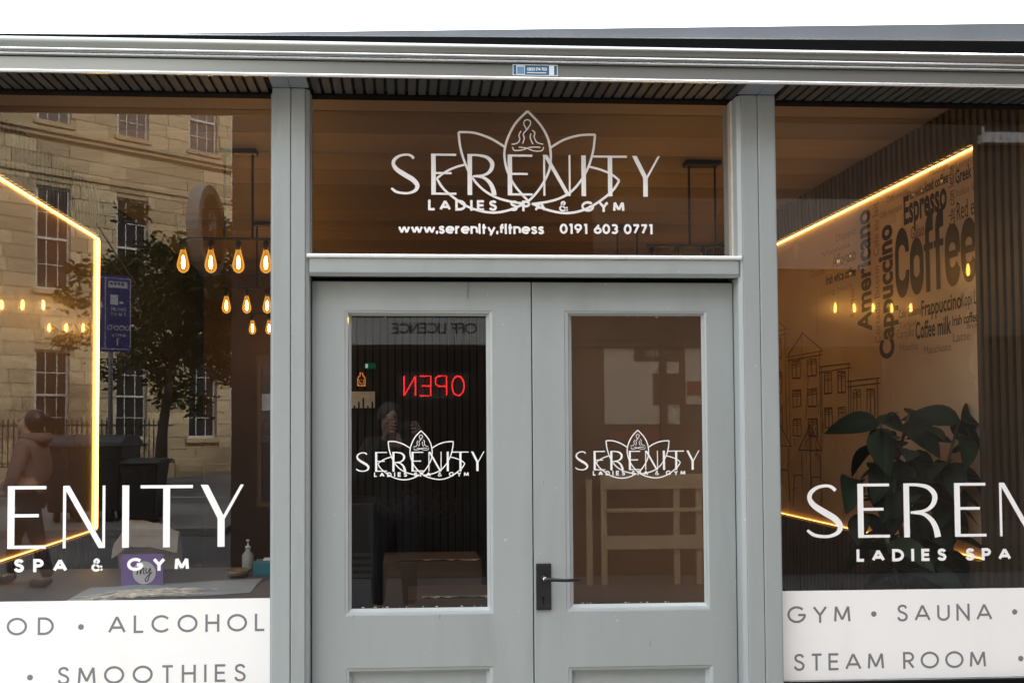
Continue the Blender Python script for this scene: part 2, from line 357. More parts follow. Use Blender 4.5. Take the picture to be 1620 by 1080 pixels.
# the wordmark, drawn in units of the sign maker's artwork (cap height 228, width 1496)
def tapered(pts, n=6):
    q = smooth(pts, n); return ribbon([(a, b) for a, b, c in q], [c for a, b, c in q])
def rect2(x0, x1, y0, y1): return ([(x0, y0), (x1, y0), (x1, y1), (x0, y1)], [(0, 1, 2, 3)])
def word_letters():
    K, T = 25, 12
    L = []
    L.append(('S', [tapered([(x, y, w_) for x, y, w_ in ((128, 199, 14), (112, 214, 14), (88, 220, 12), (50, 213, 14), (22, 192, 18), (16, 166, 20), (34, 138, 24), (76, 110, 27), (122, 82, 27), (146, 52, 24), (136, 24, 18), (100, 8, 13), (60, 8, 13), (28, 16, 14), (4, 34, 12))])]))
    def E(x): return [rect2(x, x+K, 0, 228), rect2(x, x+138, 216, 228), rect2(x, x+112, 114, 126), rect2(x, x+138, 0, 12)]
    L.append(('E', E(223)))
    x = 423
    L.append(('R', [rect2(x, x+K, 0, 228), tapered([(x+12, 222, 12), (x+60, 221, 13), (x+108, 210, 18), (x+136, 178, 23), (x+128, 138, 20), (x+92, 112, 13), (x+30, 104, 11)]),
                    tapered([(x+40, 104, 11), (x+86, 98, 15), (x+122, 70, 21), (x+140, 34, 25), (x+147, 0, 27)])]))
    L.append(('E', E(645)))
    x = 843
    L.append(('N', [rect2(x, x+11, 0, 228), ([(x, 228), (x+23, 228), (x+152, 0), (x+129, 0)], [(0, 1, 2, 3)]), rect2(x+142, x+152, 0, 228)]))
    L.append(('I', [rect2(1056, 1081, 0, 228)]))
    L.append(('T', [rect2(1204, 1229, 0, 228), rect2(1122, 1312, 216, 228)]))
    x = 1340
    L.append(('Y', [rect2(x+62, x+88, 0, 108), ([(x, 228), (x+27, 228), (x+88, 106), (x+62, 104)], [(0, 1, 2, 3)]), ([(x+146, 228), (x+158, 228), (x+87, 100), (x+74, 100)], [(0, 1, 2, 3)])]))
    return L
def P_(pts): return [(x-62, 522-(y-.0135*(x-62))) for x, y in pts]
LOTUS = [
 ([(820, 60), (752, 130), (706, 220), (690, 300), (703, 385), (738, 462), (784, 522), (822, 562)], 13),
 ([(820, 60), (888, 132), (932, 212), (948, 300), (940, 385), (905, 462), (862, 522), (822, 562)], 13),
 ([(437, 178), (520, 181), (612, 212), (692, 260)], 13), ([(437, 178), (446, 262), (472, 350), (512, 432), (572, 498), (646, 542), (730, 566), (800, 576)], 13),
 ([(1197, 192), (1110, 196), (1020, 222), (945, 266)], 13), ([(1197, 192), (1186, 280), (1160, 368), (1115, 450), (1058, 512), (990, 550), (910, 570), (840, 578)], 13),
 ([(315, 435), (366, 397), (420, 373), (472, 358)], 12), ([(315, 435), (352, 492), (415, 546), (482, 590), (560, 617), (640, 625), (720, 610), (800, 576)], 13),
 ([(1330, 450), (1290, 417), (1230, 390), (1165, 372)], 12), ([(1330, 450), (1296, 502), (1232, 556), (1160, 600), (1080, 626), (1000, 628), (910, 606), (840, 576)], 13)]
FIGURE = [
 ([(808, 150), (799, 134), (803, 116), (818, 109), (834, 117), (836, 134), (824, 152), (818, 166)], 7), ([(808, 150), (812, 168), (795, 188), (801, 212), (792, 242)], 7),
 ([(783, 172), (771, 196), (776, 220), (760, 240), (730, 246)], 7), ([(845, 168), (860, 182), (856, 206), (872, 236), (906, 246)], 7), ([(838, 186), (834, 210), (849, 246)], 7),
 ([(735, 262), (745, 280), (784, 279), (822, 266), (856, 262), (890, 264)], 7), ([(908, 262), (896, 283), (852, 283), (812, 268), (770, 262)], 6)]
def logo(parent, X0, Zb, Y, unit, lotus=True, m=None):
    m = m or VINYL
    fl = Flat((X0, Y, Zb), step=.00012)
    if lotus:
        mb = MB()
        for pts, wd in LOTUS:
            v, f = ribbon(smooth(P_(pts), 5), wd); fl.add(mb, [(a*unit, b*unit) for a, b in v], f)
        part('lotus_emblem', mb.mesh('lotus_emblem'), m, parent)
        mb = MB()
        for pts, wd in FIGURE:
            v, f = ribbon(smooth(P_(pts), 5), wd); fl.add(mb, [(a*unit, b*unit) for a, b in v], f)
        part('seated_figure_emblem', mb.mesh('figure'), m, parent)
    k0 = fl.k
    for c, strokes in word_letters():
        mb = MB(); fl.k = k0
        for v, f in strokes: fl.add(mb, [(a*unit, b*unit) for a, b in v], f)
        part('letter', mb.mesh('letter'), m, parent)
    return fl
# ------------------------------------------------------------------ the ground and the street
GROUND = mat('wet_asphalt', (.10, .10, .105), .75, var=.25, vs_=1.2, bump=.4, bs=80, c2=(.14, .138, .132), c2t=(.45, .75), c2s=.6)
PAVE = mat('sandstone_paving', (.24, .23, .21), .8, var=.12, vs_=3, bump=.2, bs=50, rnd=.14)
LINE = mat('worn_road_paint', (.62, .61, .56), .7, var=.1, vs_=10)
YLINE = mat('worn_yellow_paint', (.55, .38, .05), .7, var=.1, vs_=10)
tag(part('ground', MB().box(-150, 150, -150, 150, -.5, 0).mesh('ground'), GROUND), kind='structure')
pv = tag(bxo('pavement', PAVE, None, -9, 9, -2.3, -.04, .004, .09), kind='structure')
slab = MB().box(0, .59, 0, .44, 0, .012).mesh('paving_slab'); slab.materials.append(PAVE)
for i in range(30):
    for j in range(5):
        part('paving_slab', slab, None, pv, (-9+.6*i, -2.28+.45*j, .091))
tag(bxo('kerb', mat('kerb_stone', (.3, .29, .27), .8, var=.1), None, -9, 9, -2.44, -2.304, .004, .10, .01), kind='structure')
mk = tag(bxo('road_marking', LINE, None, -14, -4.0, -15.1, -14.98, .004, .008), kind='structure')
tag(bxo('yellow_line', YLINE, None, -9, 9, -2.66, -2.60, .004, .008), kind='structure')
tag(bxo('yellow_line', YLINE, None, -9, 9, -2.82, -2.76, .004, .008), kind='structure')
fp = tag(bxo('far_pavement', PAVE, None, -14, -2.6, -12.4, -8.6, .004, .10), kind='structure')

# ------------------------------------------------------------------ the shop
shop = thing('shop_building', 'single storey grey painted shopfront with double doors, two display windows and roller shutter box', 'building', (.46, .1, 0))
# soffit of slats below the shutter box
sof = bxo('soffit', SOFFIT_B, shop, -2.9, 3.9, -.1115, .10, 2.816, 2.84)
sm_ = MB().box(0, .0275, -.112, .052, 2.8045, 2.8158).mesh('soffit_slat'); sm_.materials.append(SOFFIT)
xx = -2.88
while xx < 3.86:
    if not (-.505 < xx < -.345 or 1.238 < xx < 1.407): part('slat', sm_, None, sof, (xx, 0, random.uniform(-.0012, .0012)))
    xx += .0392
bxo('head_rail', GASKET, shop, -2.2, 3.0, .0535, .095, 2.7990, 2.8158)
# shutter box
prof = [(-.1125, 2.7925), (-.118, 2.7925), (-.118, 2.803), (-.118, 2.849), (-.124, 2.851), (-.124, 2.879)]
prof += [(-.124-.020*sin(pi*t/10)+.03*(t/10)**2, 2.879+.050*t/10) for t in range(1, 11)] + [(-.06, 2.934), (.02, 2.935), (.02, 2.842), (-.1125, 2.842)]
box_ = part('shutter_box', MB().extrude_x(prof, -3.4, 5.2).mesh('shutter_box'), ALU, shop)
for p_ in box_.data.polygons: p_.use_smooth = len(p_.vertices) == 4 and p_.center.z > 2.879 and p_.center.y < -.07
def rail(z0, z1, y0, m, nm='rail'):
    h = (z1-z0); pr = [(y0+.008, z0)]+[(y0-.004*sin(pi*t/6), z0+h*t/6) for t in range(7)]+[(y0+.008, z1)]
    return part(nm, MB().extrude_x(pr, -3.4, 5.2).mesh(nm), m, box_)
bxo('groove', GASKET, box_, -3.4, 5.2, -.1188, -.1175, 2.8465, 2.8488); bxo('groove', GASKET, box_, -3.4, 5.2, -.1248, -.1235, 2.8588, 2.8602); bxo('groove', GASKET, box_, -3.4, 5.2, -.1248, -.1235, 2.8657, 2.8672)
rail(2.790, 2.8015, -.124, ALU_B, 'bottom_lip')
rail(2.8525, 2.8585, -.126, ALU_B); rail(2.8605, 2.8655, -.1265, ALU); rail(2.8675, 2.8765, -.127, ALU_B)
# sticker on the box
stk = bxo('sticker', mat('sticker_blue', (.02, .11, .22), .4), box_, .394, .556, -.1215, -.1195, 2.806, 2.846)
bd = MB()
for a, b, c, d in ((.394, .556, 2.8435, 2.846), (.394, .556, 2.806, 2.8085), (.394, .3965, 2.8086, 2.8434), (.5535, .556, 2.8086, 2.8434)): bd.box(a, b, -.1225, -.1216, c, d)
# (fine print on the sticker)
SW = mat('sticker_white', (.7, .74, .76), .5)
bd.box(.525, .543, -.1222, -.1216, 2.8095, 2.8425); bd.box(.407, .438, -.1220, -.1216, 2.8095, 2.8425)
part('sticker_print', bd.mesh('sticker_print'), SW, box_)
bxo('sticker_mark', mat('sticker_mid', (.12, .25, .42), .5), box_, .4095, .4355, -.1226, -.1223, 2.812, 2.838)
write('0800 174 703', 'sticker_number', SW, box_, Flat((.445, -.1220, 2.8235)), .0115, .2, .072)
bxo('sticker_line', SW, box_, .445, .515, -.1222, -.1217, 2.815, 2.8185)
# raking fascia above the box, with a black gap and a drip rail below it
def rake(nm, m, y0, y1, l0, l1, r0, r1):
    """board between two raking lines, given as heights at x = -3.3 and x = 5.2"""
    P = [(-3.3, y0, l0), (5.2, y0, r0), (5.2, y0, r1), (-3.3, y0, l1), (-3.3, y1, l0), (5.2, y1, r0), (5.2, y1, r1), (-3.3, y1, l1)]
    return part(nm, MB().poly(P, [(0, 1, 2, 3), (5, 4, 7, 6), (3, 2, 6, 7), (0, 4, 5, 1), (0, 3, 7, 4), (1, 5, 6, 2)]).mesh(nm), m, shop)
def rline(p, q, Y):
    a, b = at(*p, Y), at(*q, Y); k = (b.z-a.z)/(b.x-a.x); return a.z+k*(-3.3-a.x), a.z+k*(5.2-a.x)
fa = rline((270, 53), (1620, 37), .05); fb = rline((270, 57), (1620, 66), .05)
rake('fascia', PAINT_D, .05, .14, 2.90, fa[0], 2.90, fa[1])
ra = rline((270, 56), (1620, 64), .035); rb_ = rline((270, 58), (1620, 68), .035)
rake('drip_rail', ALU_B, .030, .049, rb_[0], ra[0], rb_[1], ra[1])
rake('seal_strip', GASKET, .0205, .0295, 2.89, rb_[0]-.001, 2.89, rb_[1]-.001)
# posts, each of two boards and a bead
def post(xs):
    o = bxo('post', PAINT, shop, xs[0], xs[1], 0, .14, 0, 2.802, .003)
    bxo('post_board', PAINT, o, xs[1]+.0022, xs[2], .0015, .14, 0, 2.8018, .003)
    return o
pL = post((-.479, -.4125, -.3585)); pR = post((1.3425, 1.407, 1.4072))
pR2 = bxo('post_board', PAINT, pR, 1.2785, 1.3403, .0015, .14, 0, 2.8018, .003)
def bead_strip(x_out, x_in):
    pr = MB().poly([(x_out, .003, 0), (x_in, .016, 0), (x_in, .14, 0), (x_out, .14, 0), (x_out, .003, 2.801), (x_in, .016, 2.801), (x_in, .14, 2.801), (x_out, .14, 2.801)],
                   [(0, 1, 5, 4), (1, 2, 6, 5), (2, 3, 7, 6), (3, 0, 4, 7), (4, 5, 6, 7), (3, 2, 1, 0)])
    return pr.mesh('jamb_bead')
part('jamb_bead', bead_strip(-.3575, -.344), PAINT, pL, bevel=.002); part('jamb_bead', bead_strip(1.2775, 1.264), PAINT, pR, bevel=.002)
for x0, x1 in ((-.479, -.4125), (-.4113, -.345), (1.265, 1.3412), (1.3425, 1.407)): bxo('post_head_shade', PAINT_D, shop, x0, x1, -.1105, -.0005, 2.8015, 2.8155, .002)  # darker grey blocks paint in the shade at the post tops
# transom bar and its sloping sill
tb = bxo('transom_bar', PAINT, shop, -.3438, 1.2638, .004, .13, 2.118, 2.174, .004)
part('transom_sill', MB().extrude_x([(.0, 2.1745), (-.003, 2.178), (-.003, 2.1855), (.0, 2.189), (.052, 2.194), (.060, 2.194), (.060, 2.1745)], -.352, 1.272).mesh('sill'), mat('sill_sky_highlight', (.80, .82, .82), .3, var=.04, vs_=20), tb, bevel=.0015)  # grey sill coloured white to imitate the sky's brightness on it
part('drip_mould', MB().extrude_x([(.0035, 2.1175), (.014, 2.109), (.030, 2.109), (.030, 2.1175)], -.3436, 1.2636).mesh('mould'), PAINT_T, tb, bevel=.0015)
bxo('head_shade_strip', GASKET, tb, -.3436, 1.2636, .0305, .0595, 2.1095, 2.1175)  # solid black strip standing in for the shade under the bar
# transom window
tw = bxo('transom_window', PAINT_T, shop, -.3435, -.3405, .050, .085, 2.1945, 2.7985, .001)
bxo('frame_bead', CREAM, tw, 1.2606, 1.2636, .050, .085, 2.1945, 2.7985)
part('pane', MB().poly([(-.3404, .06, 2.1945), (1.2605, .06, 2.1945), (1.2605, .06, 2.7985), (-.3404, .06, 2.7985)]).mesh('pane'), TG, tw)
U = 1.028/1496
logo(tw, -.046, 2.4265, .0585, U)
write('LADIES SPA & GYM', 'tagline_letter', VINYL, tw, Flat((.095, .0568, 2.367)), .0405, .23, .749, split=True)
write('www.serenity.fitness', 'web_address', VINYL, tw, Flat((-.018, .0585, 2.279)), .039, .21, .553)
write('0191 603 0771', 'phone_number', VINYL, tw, Flat((.595, .0585, 2.282)), .039, .22, .360)
# display windows
def window(x0, x1, nm):
    wd = part(nm, plate(x0, x1, .46, 2.7985, [(x0+.012, x1-.012, .585, 2.7985)], .048, .09), PAINT_T, shop)
    part('pane', MB().poly([(x0+.012, .06, .585), (x1-.012, .06, .585), (x1-.012, .06, 2.7985), (x0+.012, .06, 2.7985)]).mesh('pane'), WG, wd)
    part('stall_riser', plate(x0, x1, .1, .4598, [(x0+.1, x1-.1, .16, .40)], .04, .10), PAINT, wd, bevel=.004)
    bxo('riser_panel', PAINT, wd, x0+.1, x1-.1, .062, .08, .16, .40)
    bxo('sill', GASKET, wd, x0, x1, .03, .0479, .566, .5852)
    return wd
wl = window(-2.2, -.4795, 'display_window'); wr = window(1.4078, 3.0, 'display_window')
for wd, x0, x1 in ((wl, -2.186, -.493), (wr, 1.421, 2.987)):
    pnl = bxo('vinyl_panel', PANELW, wd, x0+.0005, x1-.0005, .0565, .0588, .5875, .9235)
logo(wl, -.592-1496*.001, 1.114, .0585, .001, lotus=False)
logo(wr, 1.534, 1.122, .0585, .000905, lotus=False)
write('LADIES SPA & GYM', 'tagline_letter', VINYL, wl, Flat((-1.882, .0585, 1.029)), .048, .24, 1.093, split=True)
write('LADIES SPA & GYM', 'tagline_letter', VINYL, wr, Flat((1.728, .0585, 1.031)), .047, .24, 1.02, split=True)
def dot(x, z, r, parent, y=.0562):
    part('bullet', MB().poly([(x+r*cos(2*pi*k/20), y, z+r*sin(2*pi*k/20)) for k in range(20)]).mesh('bullet'), GREYV, parent)
def ptext(t, x, z, wdt, parent, cap=.064): write(t, 'panel_letter', GREYV, parent, Flat((x, .0562, z)), cap, .135, wdt, split=True)
ptext('FOOD', -1.627, .802, .354, wl); dot(-1.176, .829, .0105, wl); ptext('ALCOHOL', -1.079, .804, .566, wl)
dot(-1.356, .650, .0105, wl); ptext('SMOOTHIES', -1.258, .622, .677, wl)
ptext('GYM', 1.453, .803, .245, wr); dot(1.790, .833, .0105, wr); ptext('SAUNA', 1.881, .803, .376, wr); dot(2.346, .833, .0105, wr); ptext('SPA', 2.44, .803, .22, wr)
ptext('STEAM ROOM', 1.475, .6235, .752, wr); dot(2.366, .655, .0105, wr)
# doors
def door(x0, x1, o, i, low, lf):
    d = part('door', plate(x0, x1, .012, 2.098, [o, low], .06, .105), PAINT, shop, bevel=.0025)
    for k, (oo, ii, yi) in enumerate(((o, i, .082), (low, (low[0]+.022, low[1]-.022, low[2]+.022, low[3]-.022), .082))):
        O = [(oo[0], .0605, oo[2]), (oo[1], .0605, oo[2]), (oo[1], .0605, oo[3]), (oo[0], .0605, oo[3])]
        I = [(ii[0], yi, ii[2]), (ii[1], yi, ii[2]), (ii[1], yi, ii[3]), (ii[0], yi, ii[3])]
        for s in range(4):
            t = (s+1) % 4; mid = lambda a, b, f, y: tuple(a[q]+(b[q]-a[q])*f if q != 1 else y for q in range(3))
            A = [O[s], O[t]]; B = [mid(O[s], I[s], .45, .0635), mid(O[t], I[t], .45, .0635)]; C_ = [mid(O[s], I[s], .55, .0705), mid(O[t], I[t], .55, .0705)]; D_ = [I[s], I[t]]
            part('moulding', MB().poly(A+B+C_+D_, [(0, 1, 3, 2), (2, 3, 5, 4), (4, 5, 7, 6)]).mesh('moulding'), PAINT_T, d)
    bxo('lower_panel', PAINT, d, low[0]+.022, low[1]-.022, .082, .095, low[2]+.022, low[3]-.022)
    part('pane', MB().poly([(i[0], .085, i[2]), (i[1], .085, i[2]), (i[1], .085, i[3]), (i[0], .085, i[3])]).mesh('pane'), DG, d)
    # lumps of old putty and paint along the edge of the glass
    pt = MB()
    for k in range(13):
        e = random.random(); top = random.random() < (.3 if lf else .45)
        x = i[0]+e*(i[1]-i[0]); z = (i[3]-.004 if top else i[2]+.004); r = random.uniform(.001, .0024)
        pt.poly([(x-r*random.uniform(1, 4), .0835, z), (x-r, .0835, z+r*random.uniform(.6, 1)), (x+r*random.uniform(1, 3), .0835, z+r*.4), (x+r, .0835, z-r)])
    part('putty_edge', pt.mesh('putty'), CREAM, d)
    return d
dl = door(-.3405, .4835, (-.217, .335, .855, 1.987), (-.195, .314, .875, 1.971), (-.213, .330, .16, .659), True)
dr = door(.4875, 1.2605, (.611, 1.156, .859, 1.987), (.641, 1.144, .880, 1.973), (.617, 1.165, .16, .649), False)
bxo('meeting_rebate', GASKET, shop, .465, .505, .1065, .12, .012, 2.102)
bxo('jamb_stop', GASKET, shop, -.3575, -.322, .1065, .125, .012, 2.13); bxo('jamb_stop', GASKET, shop, 1.244, 1.2775, .1065, .125, .012, 2.13); bxo('head_stop', GASKET, shop, -.3215, 1.2435, .1065, .125, 2.06, 2.1175)
bxo('door_head_seal', GASKET, shop, -.34, 1.26, .07, .10, 2.0985, 2.1075)
for d, x0, wdt in ((dl, -.179, .484), (dr, .651, .480)):
    u = wdt/1496
    logo(d, x0, 1.3847, .0835, u)
    write('LADIES SPA & GYM', 'tagline_letter', VINYL, d, Flat((x0+.068, .0818, 1.365)), .017, .24, .357, split=True)
bxo('handle_plate', BLACK, dr, .495, .551, .053, .0598, .866, 1.039, .0015)
scr = MB()
for sx in (.504, .542):
    for sz in (.875, 1.030): scr.lathe([(.0042, .0532), (.003, .0518)], (sx, 0, sz), 10, 'y')
part('plate_screw', scr.mesh('screws'), mat('screw', (.05, .05, .05), .3, metal=1), dr)
part('keyhole', MB().lathe([(.0055, .0529), (.0055, .0526)], (.521, 0, .911), 12, 'y').box(.5185, .5235, .0526, .0529, .888, .911).mesh('keyhole'), mat('keyhole_black', (.001, .001, .001), 1), dr)
lv = MB().lathe([(.013, .053), (.012, .044), (.008, .042), (.008, .02)], (.523, 0, .986), 14, 'y'); lv.tube([(.518, .018, .987), (.535, .016, .986), (.594, .016, .983), (.648, .018, .982)], [.0085, .0075, .0065, .0055], 10)
part('lever', lv.mesh('lever', True), mat('worn_black_lever', (.02, .02, .022), .28, metal=.4), dr)
part('lever_knuckle', MB().lathe([(.002, .013), (.0075, .0145), (.009, .019), (.0085, .026)], (.5215, 0, .9875), 12, 'y').mesh('knuckle', True), STEEL, dr)

# ------------------------------------------------------------------ inside the shop
CEIL = mat('ceiling_tan', (.25, .185, .135), .6, var=.12, vs_=1.6, stretch=(.35, 4, 1), rnd=.26)
SLAT = mat('dark_oak_slat', (.075, .055, .038), .5, var=.25, vs_=12, stretch=(6, 6, .6), rnd=.2)
SLATB = mat('dark_oak_slat_black', (.0065, .006, .0055), .5, var=.25, vs_=12, stretch=(6, 6, .6), rnd=.2)
FELT = mat('slat_felt', (.006, .006, .006), .95)
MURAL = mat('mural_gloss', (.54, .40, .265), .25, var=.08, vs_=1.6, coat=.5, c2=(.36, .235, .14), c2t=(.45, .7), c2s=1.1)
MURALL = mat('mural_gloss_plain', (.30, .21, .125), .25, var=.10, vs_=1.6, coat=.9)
DARKW = mat('dark_plaster', (.035, .028, .022), .7, var=.15)
LED = emit('led_warm', (1, .52, .12), 3.2)
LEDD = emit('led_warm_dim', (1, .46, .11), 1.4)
H = 3.0
bxo('roof', GASKET, shop, -2.6, 3.4, .145, 4.8, H+.005, H+.04)
cg = bxo('ceiling', FELT, shop, -1.85, 2.5, .10, 4.4995, H-.008, H)
cbm = MB().box(-1.849, 2.499, 0, .268, H-.02, H-.0081).mesh('ceiling_board'); cbm.materials.append(CEIL)
for k in range(16): part('ceiling_board', cbm, None, cg, (0, .102+.2735*k, random.uniform(-.002, .001)))
bxo('floor', mat('dark_floor_tile', (.06, .055, .05), .35, var=.1), shop, -2.6, 3.4, .14, 4.6, .004, .02)
bxo('back_wall', mat('back_wall_brown', (.09, .055, .035), .6, var=.15), shop, -2.6, 3.4, 4.5, 4.6, .02, H-.021)
bxo('window_bulkhead', DARKW, shop, -2.2, 3.0, .0955, .0995, 2.8405, H+.004)
def side(x, sgn, near, far, z0, z1, board, ledm, last=4.2):
    wl_ = bxo('side_wall', FELT, shop, min(x, x+sgn*.3), max(x, x+sgn*.3), .10, 4.499, .02, H-.021)
    mp = bxo('mural_panel', board, shop, min(x-sgn*.004, x), max(x-sgn*.004, x), near, far, z0, z1)
    fl_ = MB().box(0, -sgn*.030, 0, .024, .021, H-.0215).mesh('slat_full'); ab = MB().box(0, -sgn*.030, 0, .024, z1+.006, H-.0215).mesh('slat_above'); be = MB().box(0, -sgn*.030, 0, .024, .021, z0-.006).mesh('slat_below')
    for me in (fl_, ab, be): me.materials.append(SLAT)
    y = .105
    while y < last:
        if y+.024 < near or y > far: part('slat', fl_, None, wl_, (x-sgn*.0005, y, 0))
        else: part('slat', ab, None, wl_, (x-sgn*.0005, y, 0)); part('slat', be, None, wl_, (x-sgn*.0005, y, 0))
        y += .043
    def led(ya, yb, za, zb, m, t=.010):
        bxo('led_strip', m, mp, min(x-sgn*.006, x-sgn*.018), max(x-sgn*.006, x-sgn*.018), ya, yb, za, zb)
    led(near, far, z1-.0075, z1-.003, LED); led(near, far, z0+.002, z0+.0055, ledm)
    return mp, led
mR, ledR = side(2.5, 1, .405, 3.5, .972, 2.765, MURAL, LEDD)
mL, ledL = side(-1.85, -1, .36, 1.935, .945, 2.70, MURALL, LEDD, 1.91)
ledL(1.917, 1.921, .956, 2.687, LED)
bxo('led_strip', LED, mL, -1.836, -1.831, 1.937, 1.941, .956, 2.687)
# words and street sketch printed on the right hand mural
INK = mat('mural_ink', (.014, .010, .007), .35, coat=.4); INKF = mat('mural_ink_faded', (.20, .13, .08), .3, coat=.4); INKR = mat('mural_ink_sepia', (.17, .09, .055), .35, coat=.4)
WX = 2.4955
def word(t, p0, p1, cap, m=INK, vert=False, bold=.02, k=[0]):
    """p0, p1: where the baseline starts and ends; cap: capital height in picture units at p0"""
    a = onX(p0[0], p0[1], WX); b = onX(p1[0], p1[1], WX)
    cu = bpy.data.curves.new('word', 'FONT'); cu.body = t; cu.offset = bold; cu.resolution_u = 3
    ob = bpy.data.objects.new('word_tmp', cu); col.objects.link(ob)
    bpy.context.view_layer.update()
    me = bpy.data.meshes.new_from_object(ob.evaluated_get(bpy.context.evaluated_depsgraph_get()))
    bpy.data.objects.remove(ob)
    xs = [v.co.x for v in me.vertices]; x0, x1 = min(xs), max(xs)
    k[0] += 1; xo = WX-.0001*(k[0] % 9)
    if not vert:
        q = onX(p0[0], p0[1]-cap, WX); ch = q.z-a.z; L = a.y-b.y; zb = a.z
        for v in me.vertices: v.co = Vector((xo, a.y-(v.co.x-x0)/(x1-x0)*L, zb+v.co.y/.72*ch))
    else:
        q = onX(p0[0]-cap, p0[1], WX); cw = q.y-a.y; L = b.z-a.z; yb = (a.y+b.y)/2
        for v in me.vertices: v.co = Vector((xo, yb+v.co.y/.72*cw, a.z+(v.co.x-x0)/(x1-x0)*L))
    part('printed_word', me, m, mR)
def big_word():
    a = onX(1417, 475, WX); b = onX(1548, 446, WX); q = onX(1417, 363, WX); ch = q.z-a.z; L = a.y-b.y
    W, K = 1.0, .30
    def rr(x0, x1, z0, z1, r=.34):                       # rounded upright loop
        w_ = (x1-x0)/2; r = min(r, (z1-z0)/2)
        return arc(x0+w_, z1-r, w_, r, 180, 0, 10)+arc(x1-w_, z0+r, w_, r, 0, -180, 10)
    let = []
    c = rr(.15, .85, .13, .87); let.append((1.0, [[(.85, .62)]+c[::-1][20-20:0] if 0 else [(.85, .63)]+arc(.5, .66, .35, .21, 0, 180, 10)+arc(.5, .34, .35, .21, 180, 360, 10)+[(.85, .38)]]))
    o = arc(.45, .48, .31, .18, 0, 180, 10)+arc(.45, .30, .31, .18, 180, 360, 10); let.append((.9, [o+[o[0]]]))
    for _ in range(2): let.append((.62, [[(.24, .0), (.24, .80)]+arc(.46, .80, .22, .12, 180, 90, 5)+[(.60, .92)], [(.02, .60), (.58, .60)]]))
    for _ in range(2): let.append((.9, [[(.16, .40), (.76, .40)], [(.76, .40), (.76, .50)]+arc(.46, .50, .30, .17, 0, 180, 10)+arc(.46, .28, .30, .17, 180, 352, 10)]))
    tot = sum(l[0] for l in let); x = 0; mb = MB()
    fl = Flat((WX-.001, a.y, a.z), (0, -L/tot, 0), (0, 0, ch), (-1, 0, 0))
    for wd_, st_ in let:
        for pts in st_:
            v, f = ribbon([(x+p[0], p[1]) for p in pts], .24 if not (len(pts) == 2 and abs(pts[0][1]-pts[1][1]) < 1e-6) else .09); fl.add(mb, v, f)
        x += wd_
    part('printed_word', mb.mesh('printed_word'), INK, mR)
big_word()
word('Espresso', (1430, 355), (1498, 326), 44, bold=.03)
word('Cappuccino', (1412, 566), (1412, 352), 22, vert=True, bold=.04)
word('Americano', (1377, 523), (1377, 328), 22, vert=True, bold=.03, m=INK)
word('Cortado Bicerin . Cafe au lait', (1391, 542), (1391, 318), 9, vert=True, bold=.0, m=INKR)
word('Cafe con leche', (1510, 359), (1510, 260), 10, vert=True, bold=.0)
word('Frappuccino', (1458, 500), (1521, 477), 25); word('Kopi Luwak', (1521, 485), (1566, 470), 22, bold=0)
word('Coffee milk', (1449, 536), (1505, 521), 27); word('Irish coffee', (1507, 515), (1547, 505), 16)
word('Cafe Cubano', (1422, 504), (1457, 493), 14, bold=0); word('Carajillo', (1419, 536), (1446, 529), 15, bold=0, m=INKR)
word('Galao', (1441, 379), (1462, 370), 20, m=INKR); word('Red eye', (1514, 349), (1553, 332), 30, bold=0)
word('Greek frappe', (1512, 291), (1566, 272), 22); word('Indian filter', (1513, 312), (1555, 297), 13, bold=0, m=INKF)
word('Iced coffee', (1464, 304), (1500, 288), 17); word('Flat white', (1437, 317), (1463, 304), 14, m=INKF)
word('Caffe mocha', (1403, 322), (1436, 305), 11, m=INKF, bold=0); word('Cafe machiatto', (1392, 346), (1428, 330), 10, m=INKF, bold=0)
word('Irish white coffee', (1307, 451), (1354, 436), 15); word('Affogato', (1317, 424), (1354, 410), 20, m=INKF); word('Doppio', (1323, 383), (1355, 373), 12, m=INKF, bold=0)
word('Ristretto', (1352, 500), (1352, 455), 8, vert=True, bold=0, m=INKR)
for t_, p0_, p1_, c_, m_ in (('Macchiato', (1462, 560), (1505, 550), 13, INKF), ('Latte', (1508, 541), (1535, 534), 14, INKF), ('Mocha', (1424, 556), (1452, 549), 12, INKF), ('Lungo', (1512, 268), (1540, 258), 12, INKF), ('Melange', (1470, 280), (1500, 268), 11, INKF),
    ('Vienna', (1300, 408), (1345, 394), 9, INKF), ('Long black', (1300, 470), (1350, 455), 9, INKF), ('Cortado', (1282, 440), (1304, 434), 10, INKF), ('Frappe', (1395, 372), (1398, 371), 5, INKF), ('Turkish', (1422, 520), (1452, 512), 10, INKR), ('Breve', (1530, 520), (1550, 515), 10, INKF), ('Ristretto', (1400, 300), (1440, 284), 9, INKF)): word(t_, p0_, p1_, c_, m=m_, bold=0)
rs = random.Random(3); sk = MB(); skf = Flat((WX-.0012, 0, 0), (0, 1, 0), (0, 0, 1), (-1, 0, 0), step=.000004)
def sl(pts, wd=.008):
    pts = [(a+rs.uniform(-.004, .004), b+rs.uniform(-.004, .004)) for a, b in pts]
    v, f = ribbon(pts, wd*rs.uniform(.6, 1.3)); skf.add(sk, v, f)
